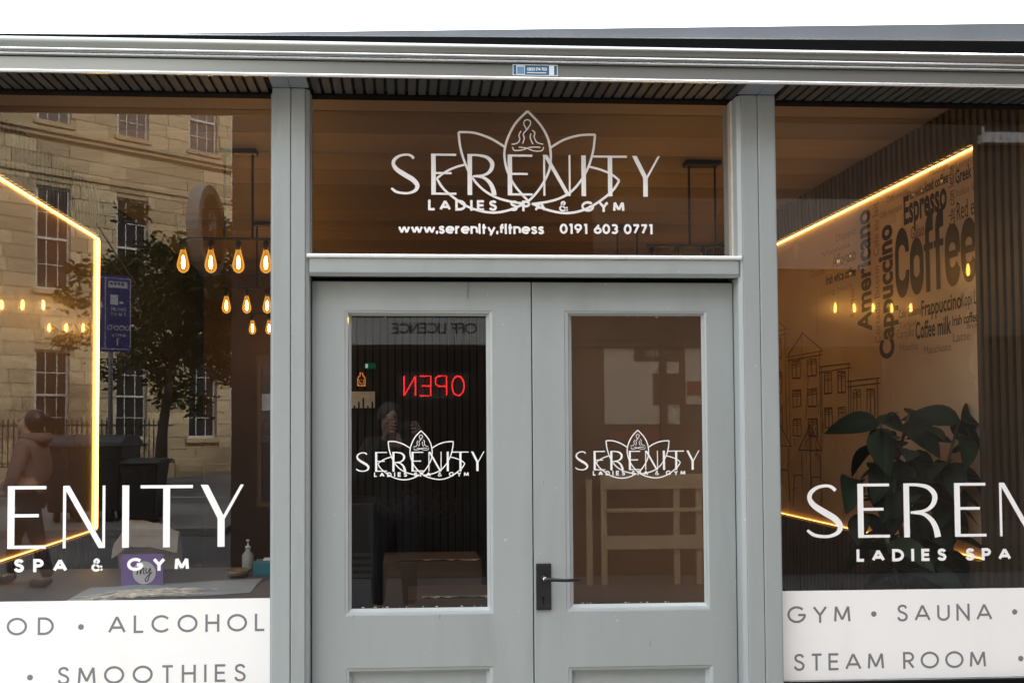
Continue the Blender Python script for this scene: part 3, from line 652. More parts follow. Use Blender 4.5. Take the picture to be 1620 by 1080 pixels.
def house(y0, y1, z0, z1, nx, nz, roof=True):
    sl([(y0, z0), (y0, z1)]); sl([(y1, z0), (y1, z1)]); sl([(y0-.03, z1), (y1+.03, z1)], .009); sl([(y0-.03, z1-.03), (y1+.03, z1-.03)])
    if roof: sl([(y0-.03, z1), ((y0+y1)/2, z1+.13)]); sl([((y0+y1)/2, z1+.13), (y1+.03, z1)])
    for i in range(nx):
        for j in range(nz):
            a = y0+(y1-y0)*(i+.22)/nx; b = y0+(y1-y0)*(i+.78)/nx; c = z0+(z1-z0)*(j+.2)/nz; d = z0+(z1-z0)*(j+.78)/nz
            for s in (((a, c), (a, d)), ((b, c), (b, d)), ((a, d), (b, d)), ((a, c), (b, c)), (((a+b)/2, c), ((a+b)/2, d))): sl(list(s))
            for q in range(3): sl([(a, d-.012*q-.01), (b, d-.012*q-.015)], .004)
for k in range(40):
    a = rs.uniform(1.3, 3.2); b = rs.uniform(1.05, 2.1); sl([(a, b), (a+rs.uniform(-.05, .05), b+rs.uniform(-.3, .3))], .004)
house(2.15, 2.6, 1.5, 2.18, 2, 3); house(1.72, 2.1, 1.45, 2.0, 2, 3); house(1.42, 1.7, 1.5, 1.9, 2, 2, False); house(2.65, 3.2, 1.4, 2.3, 2, 3); house(1.15, 1.4, 1.55, 1.8, 2, 1, False)
for y0, z0, s in ((2.25, 1.42, .32), (1.85, 1.4, .28), (2.8, 1.35, .35)):      # parasols and stools of a street cafe
    sl([(y0-s/2, z0), (y0, z0+.16)]); sl([(y0, z0+.16), (y0+s/2, z0)]); sl([(y0-s/2, z0), (y0+s/2, z0)]); sl([(y0, z0+.16), (y0, z0-.34)])
    for q in range(6): sl([(y0, z0+.15), (y0-s/2+s*q/5, z0)], .004)
    for q in (-.12, .1):
        sl([(y0+q, z0-.16), (y0+q+.1, z0-.16)]); sl([(y0+q, z0-.16), (y0+q-.02, z0-.36)]); sl([(y0+q+.1, z0-.16), (y0+q+.12, z0-.36)]); sl([(y0+q, z0-.02), (y0+q, z0-.16)])
for q in range(34):
    a = rs.uniform(1.4, 3.2); b = rs.uniform(1.02, 1.5); sl([(a, b), (a+rs.uniform(-.14, .14), b+rs.uniform(-.1, .12))], .004)
part('street_sketch', sk.mesh('street_sketch'), INKR, mR)
# partitions behind the doors
pt_ = bxo('partition', FELT, shop, -.62, .66, 1.75, 1.80, .02, 2.30)
ps = MB().box(0, .034, 1.74, 1.7498, .021, 2.298).mesh('partition_slat'); ps.materials.append(SLATB)
for k in range(29): part('slat', ps, None, pt_, (-.615+.044*k, 0, 0))
a_ = at(600, 812, 1.735); b_ = at(749, 812, 1.735)
logo(pt_, a_.x, a_.z, 1.7385, (b_.x-a_.x)/1496, m=mat('faint_grey_logo', (.022, .021, .019), .6))  # second logo, small and faint, in dark grey
bxo('brown_board', mat('brown_hardboard', (.19, .103, .047), .55, var=.12, vs_=2.5, stretch=(1, 1, .5)), shop, .50, 1.44, .55, .57, .021, 2.14)
bxo('window_ledge', mat('ledge_slate', (.055, .062, .072), .5, var=.15, vs_=3), shop, -1.8195, -.45, .11, .95, .86, .885, .003)
bxo('ledge_front', DARKW, shop, -1.8195, -.45, .90, .94, .021, .8595)

# pendant lamps
BULBG = bpy.data.materials.new('amber_bulb_glass'); BULBG.use_nodes = True; t = BULBG.node_tree; t.nodes.clear()
tr = t.nodes.new('ShaderNodeBsdfTransparent'); tr.inputs[0].default_value = (1, .80, .45, 1)
em = t.nodes.new('ShaderNodeEmission'); em.inputs[0].default_value = (1, .42, .06, 1); em.inputs[1].default_value = .7
mx = t.nodes.new('ShaderNodeMixShader'); lw = t.nodes.new('ShaderNodeLayerWeight'); lw.inputs[0].default_value = .35
mr = t.nodes.new('ShaderNodeMapRange'); mr.inputs[3].default_value = .16; mr.inputs[4].default_value = .6
t.links.new(lw.outputs['Facing'], mr.inputs[0]); t.links.new(mr.outputs[0], mx.inputs[0]); t.links.new(tr.outputs[0], mx.inputs[1]); t.links.new(em.outputs[0], mx.inputs[2])
ot = t.nodes.new('ShaderNodeOutputMaterial'); t.links.new(mx.outputs[0], ot.inputs[0])
FIL = emit('filament', (1, .58, .18), 45.0)
me_can = MB().box(-.094, .094, -.035, .035, -.024, 0).mesh('canopy'); me_rod = MB().tube([(0, 0, -.024), (0, 0, -.452)], .0065, 8).mesh('rod')
me_bar = MB().tube([(-.31, 0, -.458), (.31, 0, -.458)], .0075, 8).mesh('bar'); me_sock = MB().lathe([(.006, -.466), (.015, -.47), (.016, -.515), (.013, -.517)], n=12).mesh('socket', True)
me_bulb = MB().lathe([(.013, -.515), (.016, -.53), (.024, -.56), (.0305, -.59), (.030, -.605), (.023, -.622), (.010, -.632), (.003, -.634)], n=16).mesh('bulb', True)
me_fil = MB().lathe([(.002, -.545), (.007, -.56), (.0085, -.585), (.0085, -.60), (.004, -.612)], n=8).mesh('filament', True)
for me, m in ((me_can, BLACK), (me_rod, BLACK), (me_bar, BLACK), (me_sock, BLACK), (me_bulb, BULBG), (me_fil, FIL)): me.materials.append(m)
def pendant(loc, label):
    p = thing('pendant_lamp', label, 'pendant lamp', loc, 'bar pendants with five amber bulbs', world=False)
    part('canopy', me_can, None, p, bevel=.003); part('bar', me_bar, None, p)
    for x in (-.071, .071): part('rod', me_rod, None, p, (x, 0, 0))
    for k in range(5):
        b = part('bulb', me_bulb, None, p, (-.28+.14*k, 0, 0)); part('filament', me_fil, None, b); part('socket', me_sock, None, b)
pendant((-.845, 1.18, 2.979), 'black bar pendant with amber bulbs, nearest one in the left hand window')
pendant((-.945, 2.62, 2.979), 'black bar pendant with amber bulbs, middle one of the row seen in the left window')
pendant((-1.0, 3.86, 2.979), 'black bar pendant with amber bulbs, farthest and smallest one in the left window')
pendant((1.616, 1.27, 2.979), 'black bar pendant seen through the glass above the right hand door')
pendant((1.60, 2.64, 2.979), 'farther black bar pendant behind the glass above the doors, beside the phone number')

# rubber plant in the right hand window
LEAF = mat('rubber_leaf', (.0075, .015, .006), .6, var=.25, vs_=8, rnd=.45, spec=.15); STEM = mat('plant_stem', (.05, .045, .025), .7); POT = mat('charcoal_pot', (.03, .032, .033), .6, var=.15, vs_=12)
pl = thing('potted_plant', 'large dark leaved rubber plant standing behind the right hand window lettering', 'plant', (2.235, .48, .02))
part('pot', MB().lathe([(.13, .021), (.15, .10), (.18, .55), (.19, .60), (.17, .60), (.165, .56), (.0, .55)], (2.235, .48, 0), 24).mesh('pot', True), POT, pl)
st = MB(); rp = random.Random(5)
stems = [[(2.15, .68, .56), (2.12, .66, .9), (2.05, .64, 1.25), (1.98, .62, 1.56)], [(2.17, .69, .56), (2.22, .70, .95), (2.28, .68, 1.25), (2.33, .62, 1.57)], [(2.14, .7, .56), (2.1, .76, 1.0), (2.13, .74, 1.4), (2.16, .70, 1.60)], [(2.16, .67, .56), (2.03, .58, .85), (1.96, .56, 1.08)]]
for s in stems: st.tube(s, [.014, .011, .008, .005][:len(s)], 8)
part('stem', st.mesh('stem', True), STEM, pl, (.075, -.20, 0))
def leaf_mesh(L, W, droop):
    mb = MB(); n = 8; vs_ = []
    for i in range(n+1):
        u = i/n; wd = W*sin(pi*u**.85)**.8*(1-.12*u)+.001; z = -droop*u*u*L
        for s in (-1, -.5, 0, .5, 1): vs_.append((u*L*(1-.25*droop*u), s*wd/2, z+abs(s)*wd*.16))
    fs = [(i*5+k, i*5+k+1, i*5+k+6, i*5+k+5) for i in range(n) for k in range(4)]
    return mb.poly(vs_, fs).mesh('leaf', True)
LM = [leaf_mesh(.19, .095, .25), leaf_mesh(.22, .115, .55), leaf_mesh(.17, .085, .1)]
for me in LM: me.materials.append(LEAF)
def leaf(p, az, el, k, roll=0): part('leaf', LM[k], None, pl, Vector(p)+Vector((.075, -.20, 0)), rot=Euler((roll, -el, az), 'XYZ'))
for s in stems:
    for q in range(17):
        t_ = .2+.8*q/16; i = min(int(t_*(len(s)-1)), len(s)-2); f_ = t_*(len(s)-1)-i
        p = Vector(s[i]).lerp(Vector(s[i+1]), f_)
        leaf(p, q*2.4+rp.uniform(-.3, .3), rp.uniform(-.5, .45), rp.randrange(3), rp.uniform(-.6, .6))
for p, az, el, k, r in (((2.33, .61, 1.57), .3, .35, 1, 1.2), ((2.33, .61, 1.57), pi-.1, .3, 1, -1.1), ((2.34, .6, 1.55), -.6, -1.1, 1, .4), ((1.98, .62, 1.56), pi, .1, 1, -1), ((1.98, .61, 1.56), .1, .05, 1, 1), ((1.97, .6, 1.54), -2.2, -.7, 1, .3), ((2.05, .62, 1.4), -1.7, -.9, 1, .2), ((2.24, .66, 1.3), -1.2, -.9, 1, .2), ((2.0, .6, 1.3), -1.9, -.8, 1, 0), ((2.12, .64, 1.2), -1.4, -.9, 1, 0)): leaf(p, az, el, k, r)

for k in range(46):
    a_ = rp.uniform(0, 2*pi); r_ = sqrt(rp.random()); x_ = 2.13+.30*r_*cos(a_); z_ = 1.22+.33*r_*sin(a_); y_ = rp.uniform(.60, .74)
    leaf((min(x_, 2.30), y_, z_), rp.choice((-1, 1))*rp.uniform(.5, 2.4), rp.uniform(-1.0, .1), rp.randrange(3), rp.uniform(-.5, .5))
# things lying on the ledge of the left hand window
Z = .8855
lf = thing('leaflet', 'purple leaflet with a pale round badge propped up behind the left window', 'leaflet', (-.99, .50, Z))
a = at(191, 926, .50); b = at(258, 876, .50)
bxo('card', mat('purple_card', (.15, .085, .27), .5, var=.05), lf, a.x, b.x, .50, .508, Z, b.z)
cx, cz = (a.x+b.x)/2+.01, Z+.058
part('round_badge', MB().poly([(cx+.048*cos(2*pi*k/28), .4985, cz+.048*sin(2*pi*k/28)) for k in range(28)]).mesh('badge'), mat('badge_grey', (.5, .49, .5), .6), lf)
mb = MB(); fl = Flat((cx-.038, .4975, cz-.018), step=.0001)
for s in ([(.0, .03), (.006, .04), (.01, .035), (.008, .01), (.014, .03), (.022, .038), (.022, .012), (.03, .034), (.037, .036), (.035, .016), (.042, .014)], [(.046, .038), (.046, .02), (.053, .018), (.064, .038), (.058, .0), (.05, -.018), (.042, -.012), (.052, .004), (.072, .02)]):
    v, f = ribbon(smooth(s, 4), .004); fl.add(mb, v, f)
part('script_lettering', mb.mesh('script'), mat('ink_dark', (.03, .02, .05), .6), lf)
FILM = mat('crumpled_film', (.50, .47, .40), .25, var=.3, vs_=30, bump=.8, bs=45)
rr = random.Random(9); mb = MB(); n = 26
pa = at(105, 940, .24); pb = at(345, 922, .36)
for k in range(9):
    u0, u1 = rr.uniform(0, .25), rr.uniform(.7, 1.0); oy = rr.uniform(-.05, .06)
    pts = [Vector((pa.x+(pb.x-pa.x)*(u0+(u1-u0)*q/n), .22+oy+.13*(u0+(u1-u0)*q/n)+rr.uniform(-.004, .004), Z+.006+.022*sin(pi*(q+1)/(n+2))*rr.uniform(.5, 1)*(1-abs(oy)*8))) for q in range(n+1)]
    mb.tube(pts, [max(.0025, .0065*sin(pi*(q+1)/(n+2))*rr.uniform(.6, 1.2)) for q in range(n+1)], 6)
rl_ = part('rolled_film', mb.mesh('rolled_film'), FILM); tag(rl_, 'crumpled roll of clear plastic film lying along the left window ledge', 'plastic film')
sh = MB(); 
for i in range(9):
    for j in range(5): sh.v.append((-1.30+.085*i, .17+.075*j+.02*i, Z+.002+rr.uniform(0, .006)))
sh.f += [(i*5+j, i*5+j+1, i*5+j+6, i*5+j+5) for i in range(8) for j in range(4)]
tag(part('paper_sheet', sh.mesh('paper_sheet'), mat('blue_grey_paper', (.22, .26, .28), .6, var=.1)), 'creased blue grey sheet under the plastic film on the left ledge', 'paper')
a = at(176, 866, .80); b = at(280, 822, .80)
mb = MB(); nx, nz = 12, 6
for i in range(nx+1):
    for j in range(nz+1):
        x = a.x+(b.x-a.x)*i/nx; hgt = (b.z-Z)*(.55+.45*min(1, i/3))*(1-.25*(i/nx)**3)
        mb.v.append((x, .80+.10*j/nz, Z+.001+hgt*sin(pi*min(1, (j+.5)/nz))**.5+rr.uniform(-.004, .004)))
mb.f += [(i*(nz+1)+j, i*(nz+1)+j+1, (i+1)*(nz+1)+j+1, (i+1)*(nz+1)+j) for i in range(nx) for j in range(nz)]
tag(part('folded_cloth', mb.mesh('folded_cloth', True), mat('beige_cloth', (.28, .24, .19), .9, var=.12, vs_=14)), 'beige folded cloth on the left window ledge behind the purple leaflet', 'cloth')
a = at(400, 876, .72); tb_ = thing('tissue_box', 'small teal box at the right end of the left window ledge', 'box', (a.x+.05, .76, Z))
bxo('carton', mat('teal_card', (.02, .16, .20), .5, var=.08), tb_, a.x, a.x+.13, .72, .82, Z, Z+.058, .002)
bxo('slot', mat('tissue', (.6, .6, .58), .8), tb_, a.x+.04, a.x+.10, .75, .79, Z+.0585, Z+.07, .004)
a = at(376, 872, .70); tag(part('glass_bowl', MB().lathe([(.03, 0), (.045, .004), (.055, .03), (.05, .032), (.042, .01), (.0, .008)], (a.x, .70, Z), 20).mesh('glass_bowl', True), mat('brown_glass', (.14, .10, .06), .08, spec=1)), 'round brown glass bowl beside the teal box on the window ledge', 'bowl')
a = at(391, 850, .84)
bt = thing('pump_bottle', 'pale plastic pump bottle standing behind the glass bowl', 'bottle', (a.x, .86, Z))
part('body', MB().lathe([(.026, 0), (.028, .01), (.028, .07), (.012, .09), (.012, .10)], (a.x, .86, Z), 16).mesh('body', True), mat('pale_plastic', (.30, .31, .30), .4), bt)
part('pump', MB().lathe([(.013, .1005), (.013, .112), (.004, .113), (.004, .135), (.009, .136), (.009, .142)], (a.x, .86, Z), 12).mesh('pump', True), mat('white_plastic', (.6, .6, .58), .4), bt)
# behind the left hand door: cardboard boxes and a small fridge
CARD = mat('cardboard', (.085, .05, .027), .85, var=.12, vs_=6)
for (x0, x1, y0, y1, z0, z1, lab) in ((-.10, .38, .95, 1.25, .021, .90, 'tall plain cardboard box seen low behind the left hand door glass'), (.02, .47, .55, .85, .021, .805, 'nearer cardboard box with torn tape behind the left hand door glass')):
    c = thing('cardboard_box', lab, 'box', ((x0+x1)/2, (y0+y1)/2, .021), 'cardboard boxes behind the left door')
    bxo('carton', CARD, c, x0, x1, y0, y1, z0, z1, .003)
    mb = MB(); n = 14
    for i in range(n+1): mb.v += [(x0+.06+(x1-x0-.06)*i/n, y0+.01, z1+.001+rr.uniform(0, .012)), (x0+.06+(x1-x0-.06)*i/n, y0+.05, z1+.003)]
    mb.f += [(2*i, 2*i+1, 2*i+3, 2*i+2) for i in range(n)]
    part('tape', mb.mesh('tape'), FILM, c)
fr = thing('fridge', 'small dark fridge with a vent grille behind the left hand door', 'fridge', (-.33, 1.3, .021))
bxo('cabinet', mat('fridge_grey', (.022, .024, .026), .35), fr, -.56, -.15, 1.1, 1.5, .021, 1.17, .004)
for k in range(4): bxo('vent_slat', mat('vent', (.05, .053, .055), .4), fr, -.34, -.16, 1.094, 1.0998, .80+.035*k, .815+.035*k)
# notice board and exit sign on the dark partition
a = at(556, 645, 1.70); b = at(593, 619, 1.70)
nbd = thing('notice_board', 'small white notice board at the left edge of the left door glass', 'notice board', ((a.x+b.x)/2, 1.70, a.z))
bxo('board', mat('board_white', (.62, .62, .54), .5, var=.2, vs_=25), nbd, a.x, b.x, 1.70, 1.7215, a.z, b.z)
mb = MB()
for q in range(5): mb.box(a.x+.012+.026*q, a.x+.022+.026*q, 1.6985, 1.6995, a.z, a.z+.014+.022*((q*7) % 3))
part('dark_print', mb.mesh('dark_print'), BLACK, nbd)
a = at(577, 583, 1.70); b = at(594, 574, 1.70)
xs_ = thing('exit_sign', 'tiny lit green exit sign above the notice board behind the left door', 'exit sign', ((a.x+b.x)/2, 1.70, a.z))
bxo('lit_panel', emit('exit_green', (.02, .35, .16), .05), xs_, a.x, b.x, 1.706, 1.7215, a.z, b.z)
bxo('white_figure', emit('exit_white', (.8, 1, .9), .15), xs_, a.x+.004, a.x+.018, 1.7035, 1.7055, a.z+.005, b.z-.005)

# ------------------------------------------------------------------ across the street: seen only in the glass
STONE = mat('sandstone_ashlar', (.49, .40, .25), .9, var=.16, vs_=.9, bump=.3, bs=14, rnd=.24, c2=(.30, .24, .16), c2t=(.5, .75), c2s=.5)
STONET = mat('sandstone_trim', (.44, .35, .22), .9, var=.12, vs_=1.5, bump=.2, bs=14)
SASH = mat('white_sash_paint', (.62, .60, .55), .5)
P0 = Vector((-12.2, -21.1, 0)); ANG = math.atan2(-3.3, 5.1)
sb = thing('stone_building', 'pale sandstone terrace with sash windows mirrored in the left hand window', 'building', P0, world=False, rotz=ANG)
wins = []
for b in range(-5, 3):
    s0 = 1.08+2.36*b
    wins += [(s0, s0+.98, 1.2, 4.0), (s0, s0+.98, 5.86, 9.1), (s0, s0+.98, 11.1, 13.35)]
part('wall', plate(-13.5, 7.3, 0, 14.4, wins, 0, -.35), STONET, sb)
part('inner_wall', MB().box(-13.5, 7.3, -10, -.9, 0, 14.39).mesh('inner_wall'), DARKW, sb)
part('end_wall', MB().box(7.0, 7.3, -.899, -.3505, 0, 14.39).mesh('end_wall'), STONET, sb)
part('string_course', MB().box(-13.5, 7.36, .0505, .12, 9.42, 9.56).mesh('string_course'), STONET, sb, bevel=.02)
part('cornice', MB().box(-13.5, 7.42, .0505, .26, 10.72, 10.86).box(-13.5, 7.40, .0505, .17, 10.58, 10.7195).mesh('cornice'), STONET, sb, bevel=.02)
part('parapet', MB().box(-13.5, 7.45, .0505, .32, 14.0, 14.3).mesh('parapet'), STONET, sb, bevel=.02)
unit = MB().box(0, 1, 0, .05, 0, 1).mesh('stone_block'); unit.materials.append(STONE)
rb = random.Random(2); z = 0.0
while z < 13.9:
    h = .42; s = -.6-rb.random()*.5
    while s < 7.3:
        l = rb.uniform(.85, 1.25); e = min(s+l, 7.3); segs = [(s, e)]
        for (a, b, c, d) in wins:
            if c < z+h-.05 and d > z+.05:
                ns = []
                for p, q in segs:
                    if b <= p or a >= q: ns.append((p, q))
                    else:
                        if a > p: ns.append((p, a))
                        if b < q: ns.append((b, q))
                segs = ns
        for p, q in segs:
            if q-p > .12:
                o = part('stone_block', unit, None, sb, (p+.010, .0005, z+.010)); o.scale = (q-p-.020, 1+rb.uniform(-.15, .1), h-.020)
        s = e
    z += h
def sash(a, b, c, d):
    f = part('window', MB().box(a, a+.07, -.22, -.12, c, d).box(b-.07, b, -.22, -.12, c, d).box(a+.0701, b-.0701, -.22, -.12, d-.07, d).box(a+.0701, b-.0701, -.22, -.12, c, c+.09).box(a+.0701, b-.0701, -.20, -.10, (c+d)/2-.035, (c+d)/2+.035).mesh('window'), SASH, sb)
    part('pane', MB().box(a+.07, b-.07, -.19, -.185, c+.09, d-.07).mesh('pane'), OG, f)
    part('sill', MB().box(a-.08, b+.08, -.12, .16, c-.14, c-.002).mesh('sill'), STONET, f)
    for k in (1, 2):
        x = a+(b-a)*k/3; part('glazing_bar', MB().box(x-.012, x+.012, -.184, -.15, c+.0905, d-.0705).mesh('glazing_bar'), SASH, f)
    for k in (1, 3):
        zz = c+(d-c)*k/4; part('glazing_bar', MB().box(a+.071, b-.071, -.149, -.135, zz-.012, zz+.012).mesh('glazing_bar'), SASH, f)
for q in wins:
    if q[0] > -2: sash(*q)
    else: part('pane', MB().box(q[0], q[1], -.2, -.19, q[2], q[3]).mesh('pane'), OG, sb)
part('doorstep', MB().box(4.9, 7.0, .06, 1.6, .0, .18).box(5.0, 6.9, .06, 1.25, .1805, .36).box(5.1, 6.8, .06, .9, .3605, .54).mesh('doorstep'), STONET, sb)
part('plinth', MB().box(-8, 4.8, 1.5, 1.8, 0, .45).mesh('plinth'), STONET, sb, bevel=.02)
IRON = mat('black_iron', (.01, .01, .011), .5)
rl = thing('iron_railing', 'black spiked iron railing in front of the sandstone terrace', 'railing', P0, world=False, rotz=ANG)
part('rail', MB().box(-8, 4.8, 1.63, 1.67, 1.62, 1.66).mesh('rail'), IRON, rl); part('rail', MB().box(-8, 4.8, 1.63, 1.67, .56, .60).mesh('rail'), IRON, rl)
bal = MB().tube([(0, 1.65, .452), (0, 1.65, 1.74)], .017, 6).lathe([(.028, 1.72), (.022, 1.78), (.002, 1.86)], (0, 1.65, 0), 6).mesh('baluster'); bal.materials.append(IRON)
for k in range(92): part('baluster', bal, None, rl, (-7.95+.138*k, 0, 0))

# street tree
BARK = mat('bark', (.06, .048, .038), .9, var=.3, vs_=9, bump=.6, bs=20)
def leafmat():
    m = mat('tree_leaf', (.055, .072, .022), .55, var=.4, vs_=1.6); return m
TL = leafmat()
tp = refl(252, 690, -18.0); tr_ = thing('street_tree', 'bushy green street tree mirrored between the blue road sign and the bulbs', 'tree', (tp.x, -18, 0))
tb2 = MB(); rt = random.Random(11)
top = Vector((tp.x+.35, -18, 3.3)); tb2.tube([(tp.x, -18, 0), (tp.x+.05, -18, 1.2), (tp.x+.18, -18, 2.3), top], [.17, .14, .12, .09], 10)
cc = Vector((tp.x+.85, -18, 4.75)); limbs = []
for k in range(13):
    e = cc+Vector((rt.uniform(-2.1, 2.1), rt.uniform(-1.6, 1.6), rt.uniform(-1.2, 1.9))); mid = top.lerp(e, .5)+Vector((0, 0, .25)); tb2.tube([top, mid, e], [.06, .035, .012], 6); limbs += [mid, e]
part('trunk', tb2.mesh('trunk', True), BARK, tr_)
cr = MB(); cl = [cc+Vector((rt.gauss(0, 1.15), rt.gauss(0, .9), rt.gauss(0, .95))) for _ in range(150)]
for c in cl:
    for q in range(95):
        p = c+Vector((rt.gauss(0, .21), rt.gauss(0, .21), rt.gauss(0, .16))); a = Vector((rt.gauss(0, 1), rt.gauss(0, 1), rt.gauss(0, .6))).normalized(); b = a.orthogonal().normalized(); s = rt.uniform(.07, .13)
        cr.poly([p-a*s, p+b*s*.5, p+a*s, p-b*s*.5])
me = bpy.data.meshes.new('crown'); me.from_pydata(cr.v, [], cr.f); part('crown', me, TL, tr_)

# blue road sign on a pole
sp = refl(176, 560, -12.6); sgn = thing('road_sign', 'blue bus lane sign on a grey pole mirrored in the left hand window', 'sign', (sp.x, -12.6, 0), world=False, rotz=radians(-28))
a = refl(180, 435, -12.6); b = refl(180, 556, -12.6)
SBL = mat('sign_blue', (.035, .05, .22), .4); SWH = mat('sign_white', (.7, .7, .7), .4)
part('pole', MB().tube([(0, -.05, 0), (0, -.05, a.z)], .045, 10).mesh('pole', True), mat('galvanised', (.2, .2, .2), .5, metal=.5), sgn)
part('sign_plate', MB().box(-.36, .36, -.012, .0, b.z, a.z).mesh('sign_plate'), SBL, sgn, bevel=.003)
zt, zb = a.z-.05, b.z+.05; hh = zt-zb
mb = MB(); y_ = .002
def q2(x0, x1, z0, z1, o=0): mb.box(x0, x1, .001, .003+o, zb+hh*z0, zb+hh*z1)
# the sign faces the shop, so its left is our right
q2(-.35, -.335, 0, 1); q2(.335, .35, 0, 1); q2(-.334, .334, .99, 1.0); q2(-.334, .334, 0, .01); q2(-.12, -.105, .011, .989)
q2(-.06, .29, .86, .95)                                                 # bus
q2(-.02, .12, .62, .76); q2(.14, .22, .64, .67)                             # taxi
q2(-.20, -.185, .42, .58)
mb.poly([(-.2425, .003, zb+hh*.57), (-.1425, .003, zb+hh*.57), (-.1925, .003, zb+hh*.66)])
q2(.10, .12, .06, .16)
for cx_ in (-.03, .09, .19, .29):
    for k in range(12):
        t0, t1 = 2*pi*k/12, 2*pi*(k+1)/12
        mb.poly([(cx_+.05*cos(t0), .003, zb+hh*.30+.05*sin(t0)), (cx_+.05*cos(t1), .003, zb+hh*.30+.05*sin(t1)), (cx_+.035*cos(t1), .003, zb+hh*.30+.035*sin(t1)), (cx_+.035*cos(t0), .003, zb+hh*.30+.035*sin(t0))])
part('sign_symbols', mb.mesh('symbols'), SWH, sgn)
part('bus_window', MB().box(-.03, .02, .0035, .005, zb+hh*.90, zb+hh*.935).box(.04, .09, .0035, .005, zb+hh*.90, zb+hh*.935).box(.11, .16, .0035, .005, zb+hh*.90, zb+hh*.935).box(.18, .23, .0035, .005, zb+hh*.90, zb+hh*.935).mesh('bus_window'), SBL, sgn)
for tx, zz in (('local', .54), ('taxi', .47), ('only', .18)):
    write(tx, 'sign_word', SWH, sgn, Flat((.26, .003, zb+hh*zz), (-1, 0, 0), (0, 0, 1), (0, 1, 0)), .07, .16, .26)

# bins
BIN = mat('bin_grey', (.02, .022, .03), .5, var=.15); BINB = mat('bin_black', (.012, .012, .013), .5, var=.15); TYRE = mat('rubber', (.012, .012, .012), .8)
def container(px0, px1, y, label, lid):
    a = refl(px0, 690, y); b = refl(px1, 690, y); x0, x1 = min(a.x, b.x), max(a.x, b.x)
    t_ = thing('waste_container', label, 'bin', ((x0+x1)/2, y, .1), 'waste containers at the kerb')
    bm_ = MB().poly([(x0+.08, y+.36, .26), (x1-.08, y+.36, .26), (x1-.08, y-.36, .26), (x0+.08, y-.36, .26), (x0, y+.48, 1.26), (x1, y+.48, 1.26), (x1, y-.48, 1.26), (x0, y-.48, 1.26)], [(0, 1, 5, 4), (1, 2, 6, 5), (2, 3, 7, 6), (3, 0, 4, 7), (3, 2, 1, 0), (4, 5, 6, 7)])
    part('tub', bm_.mesh('tub'), lid, t_, bevel=.02)
    part('lid', MB().extrude_x([(y+.5, 1.262)]+[(y+.5*cos(pi*k/10), 1.29+.16*sin(pi*k/10)) for k in range(11)]+[(y-.5, 1.262)], x0-.02, x1+.02).mesh('lid'), lid, t_, bevel=.01)
    for x in (x0+.2, x1-.2):
        for yy in (y-.3, y+.3): part('wheel', MB().lathe([(.08, -.025), (.085, -.015), (.085, .015), (.08, .025)], (x, yy, .185), 14, 'x').mesh('wheel'), TYRE, t_)
    part('handle_bar', MB().tube([(x0+.1, y+.47, 1.1), (x0+.1, y+.52, 1.1), (x1-.1, y+.52, 1.1), (x1-.1, y+.47, 1.1)], .015, 6).mesh('handle_bar'), lid, t_)
container(84, 158, -9.8, 'dark grey wheeled waste container nearest to the walking person', BIN); container(160, 208, -9.9, 'black wheeled waste container beside the small wheelie bin', BINB)
a = refl(230, 750, -9.6); wb = thing('wheelie_bin', 'small black wheelie bin standing beside the waste containers', 'bin', (a.x, -9.6, .1)); x = a.x; y = -9.6
part('tub', MB().poly([(x-.2, y+.22, .12), (x+.2, y+.22, .12), (x+.2, y-.2, .12), (x-.2, y-.2, .12), (x-.28, y+.32, 1.0), (x+.28, y+.32, 1.0), (x+.28, y-.32, 1.0), (x-.28, y-.32, 1.0)], [(0, 1, 5, 4), (1, 2, 6, 5), (2, 3, 7, 6), (3, 0, 4, 7), (3, 2, 1, 0), (4, 5, 6, 7)]).mesh('tub'), BINB, wb, bevel=.02)
part('lid', MB().extrude_x([(y+.36, 1.002), (y+.36, 1.03), (y, 1.09), (y-.36, 1.06), (y-.36, 1.002)], x-.3, x+.3).mesh('lid'), BINB, wb, bevel=.01)
for s in (-.25, .25): part('wheel', MB().lathe([(.1, -.02), (.1, .02)], (x+s, y-.25, .205), 14, 'x').mesh('wheel'), TYRE, wb)

# corner shop opposite, in the shade of the lane
YS = -5.1
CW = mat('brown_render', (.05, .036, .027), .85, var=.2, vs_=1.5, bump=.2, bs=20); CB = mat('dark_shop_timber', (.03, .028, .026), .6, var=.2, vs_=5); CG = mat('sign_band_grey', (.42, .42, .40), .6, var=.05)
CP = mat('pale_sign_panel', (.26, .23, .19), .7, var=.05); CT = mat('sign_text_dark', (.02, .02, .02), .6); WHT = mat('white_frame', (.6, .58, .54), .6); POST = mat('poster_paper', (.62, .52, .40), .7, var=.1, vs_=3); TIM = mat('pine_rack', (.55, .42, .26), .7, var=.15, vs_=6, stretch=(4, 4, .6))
cs = thing('corner_shop', 'dark off licence shop across the lane, mirrored in the doors and the glass above', 'building', (3, YS, 0))
def rx(px, y=YS): return refl(px, 600, y).x
def rz(py, y=YS): return refl(700, py, y).z
xl = refl(367, 300, YS).x
dx0, dx1 = rx(548), rx(770)
uw = [(rx(1060), rx(1170), rz(172)), (rx(1562), rx(1680), rz(205)), (rx(420)+.3, rx(420)+1.1, 5.2)]
holes = [(xl+.25, dx0-.12, .75, rz(560)), (dx0, dx1, 0.02, rz(548)), (rx(905), rx(905)+3.4, .5, rz(535)), (6.2, 8.2, .5, 2.5)] + [(a, b, c, c+1.4) for a, b, c in uw]
part('wall', plate(xl, 9.0, 0.005, 8.6, holes, YS, YS-.3), CW, cs)
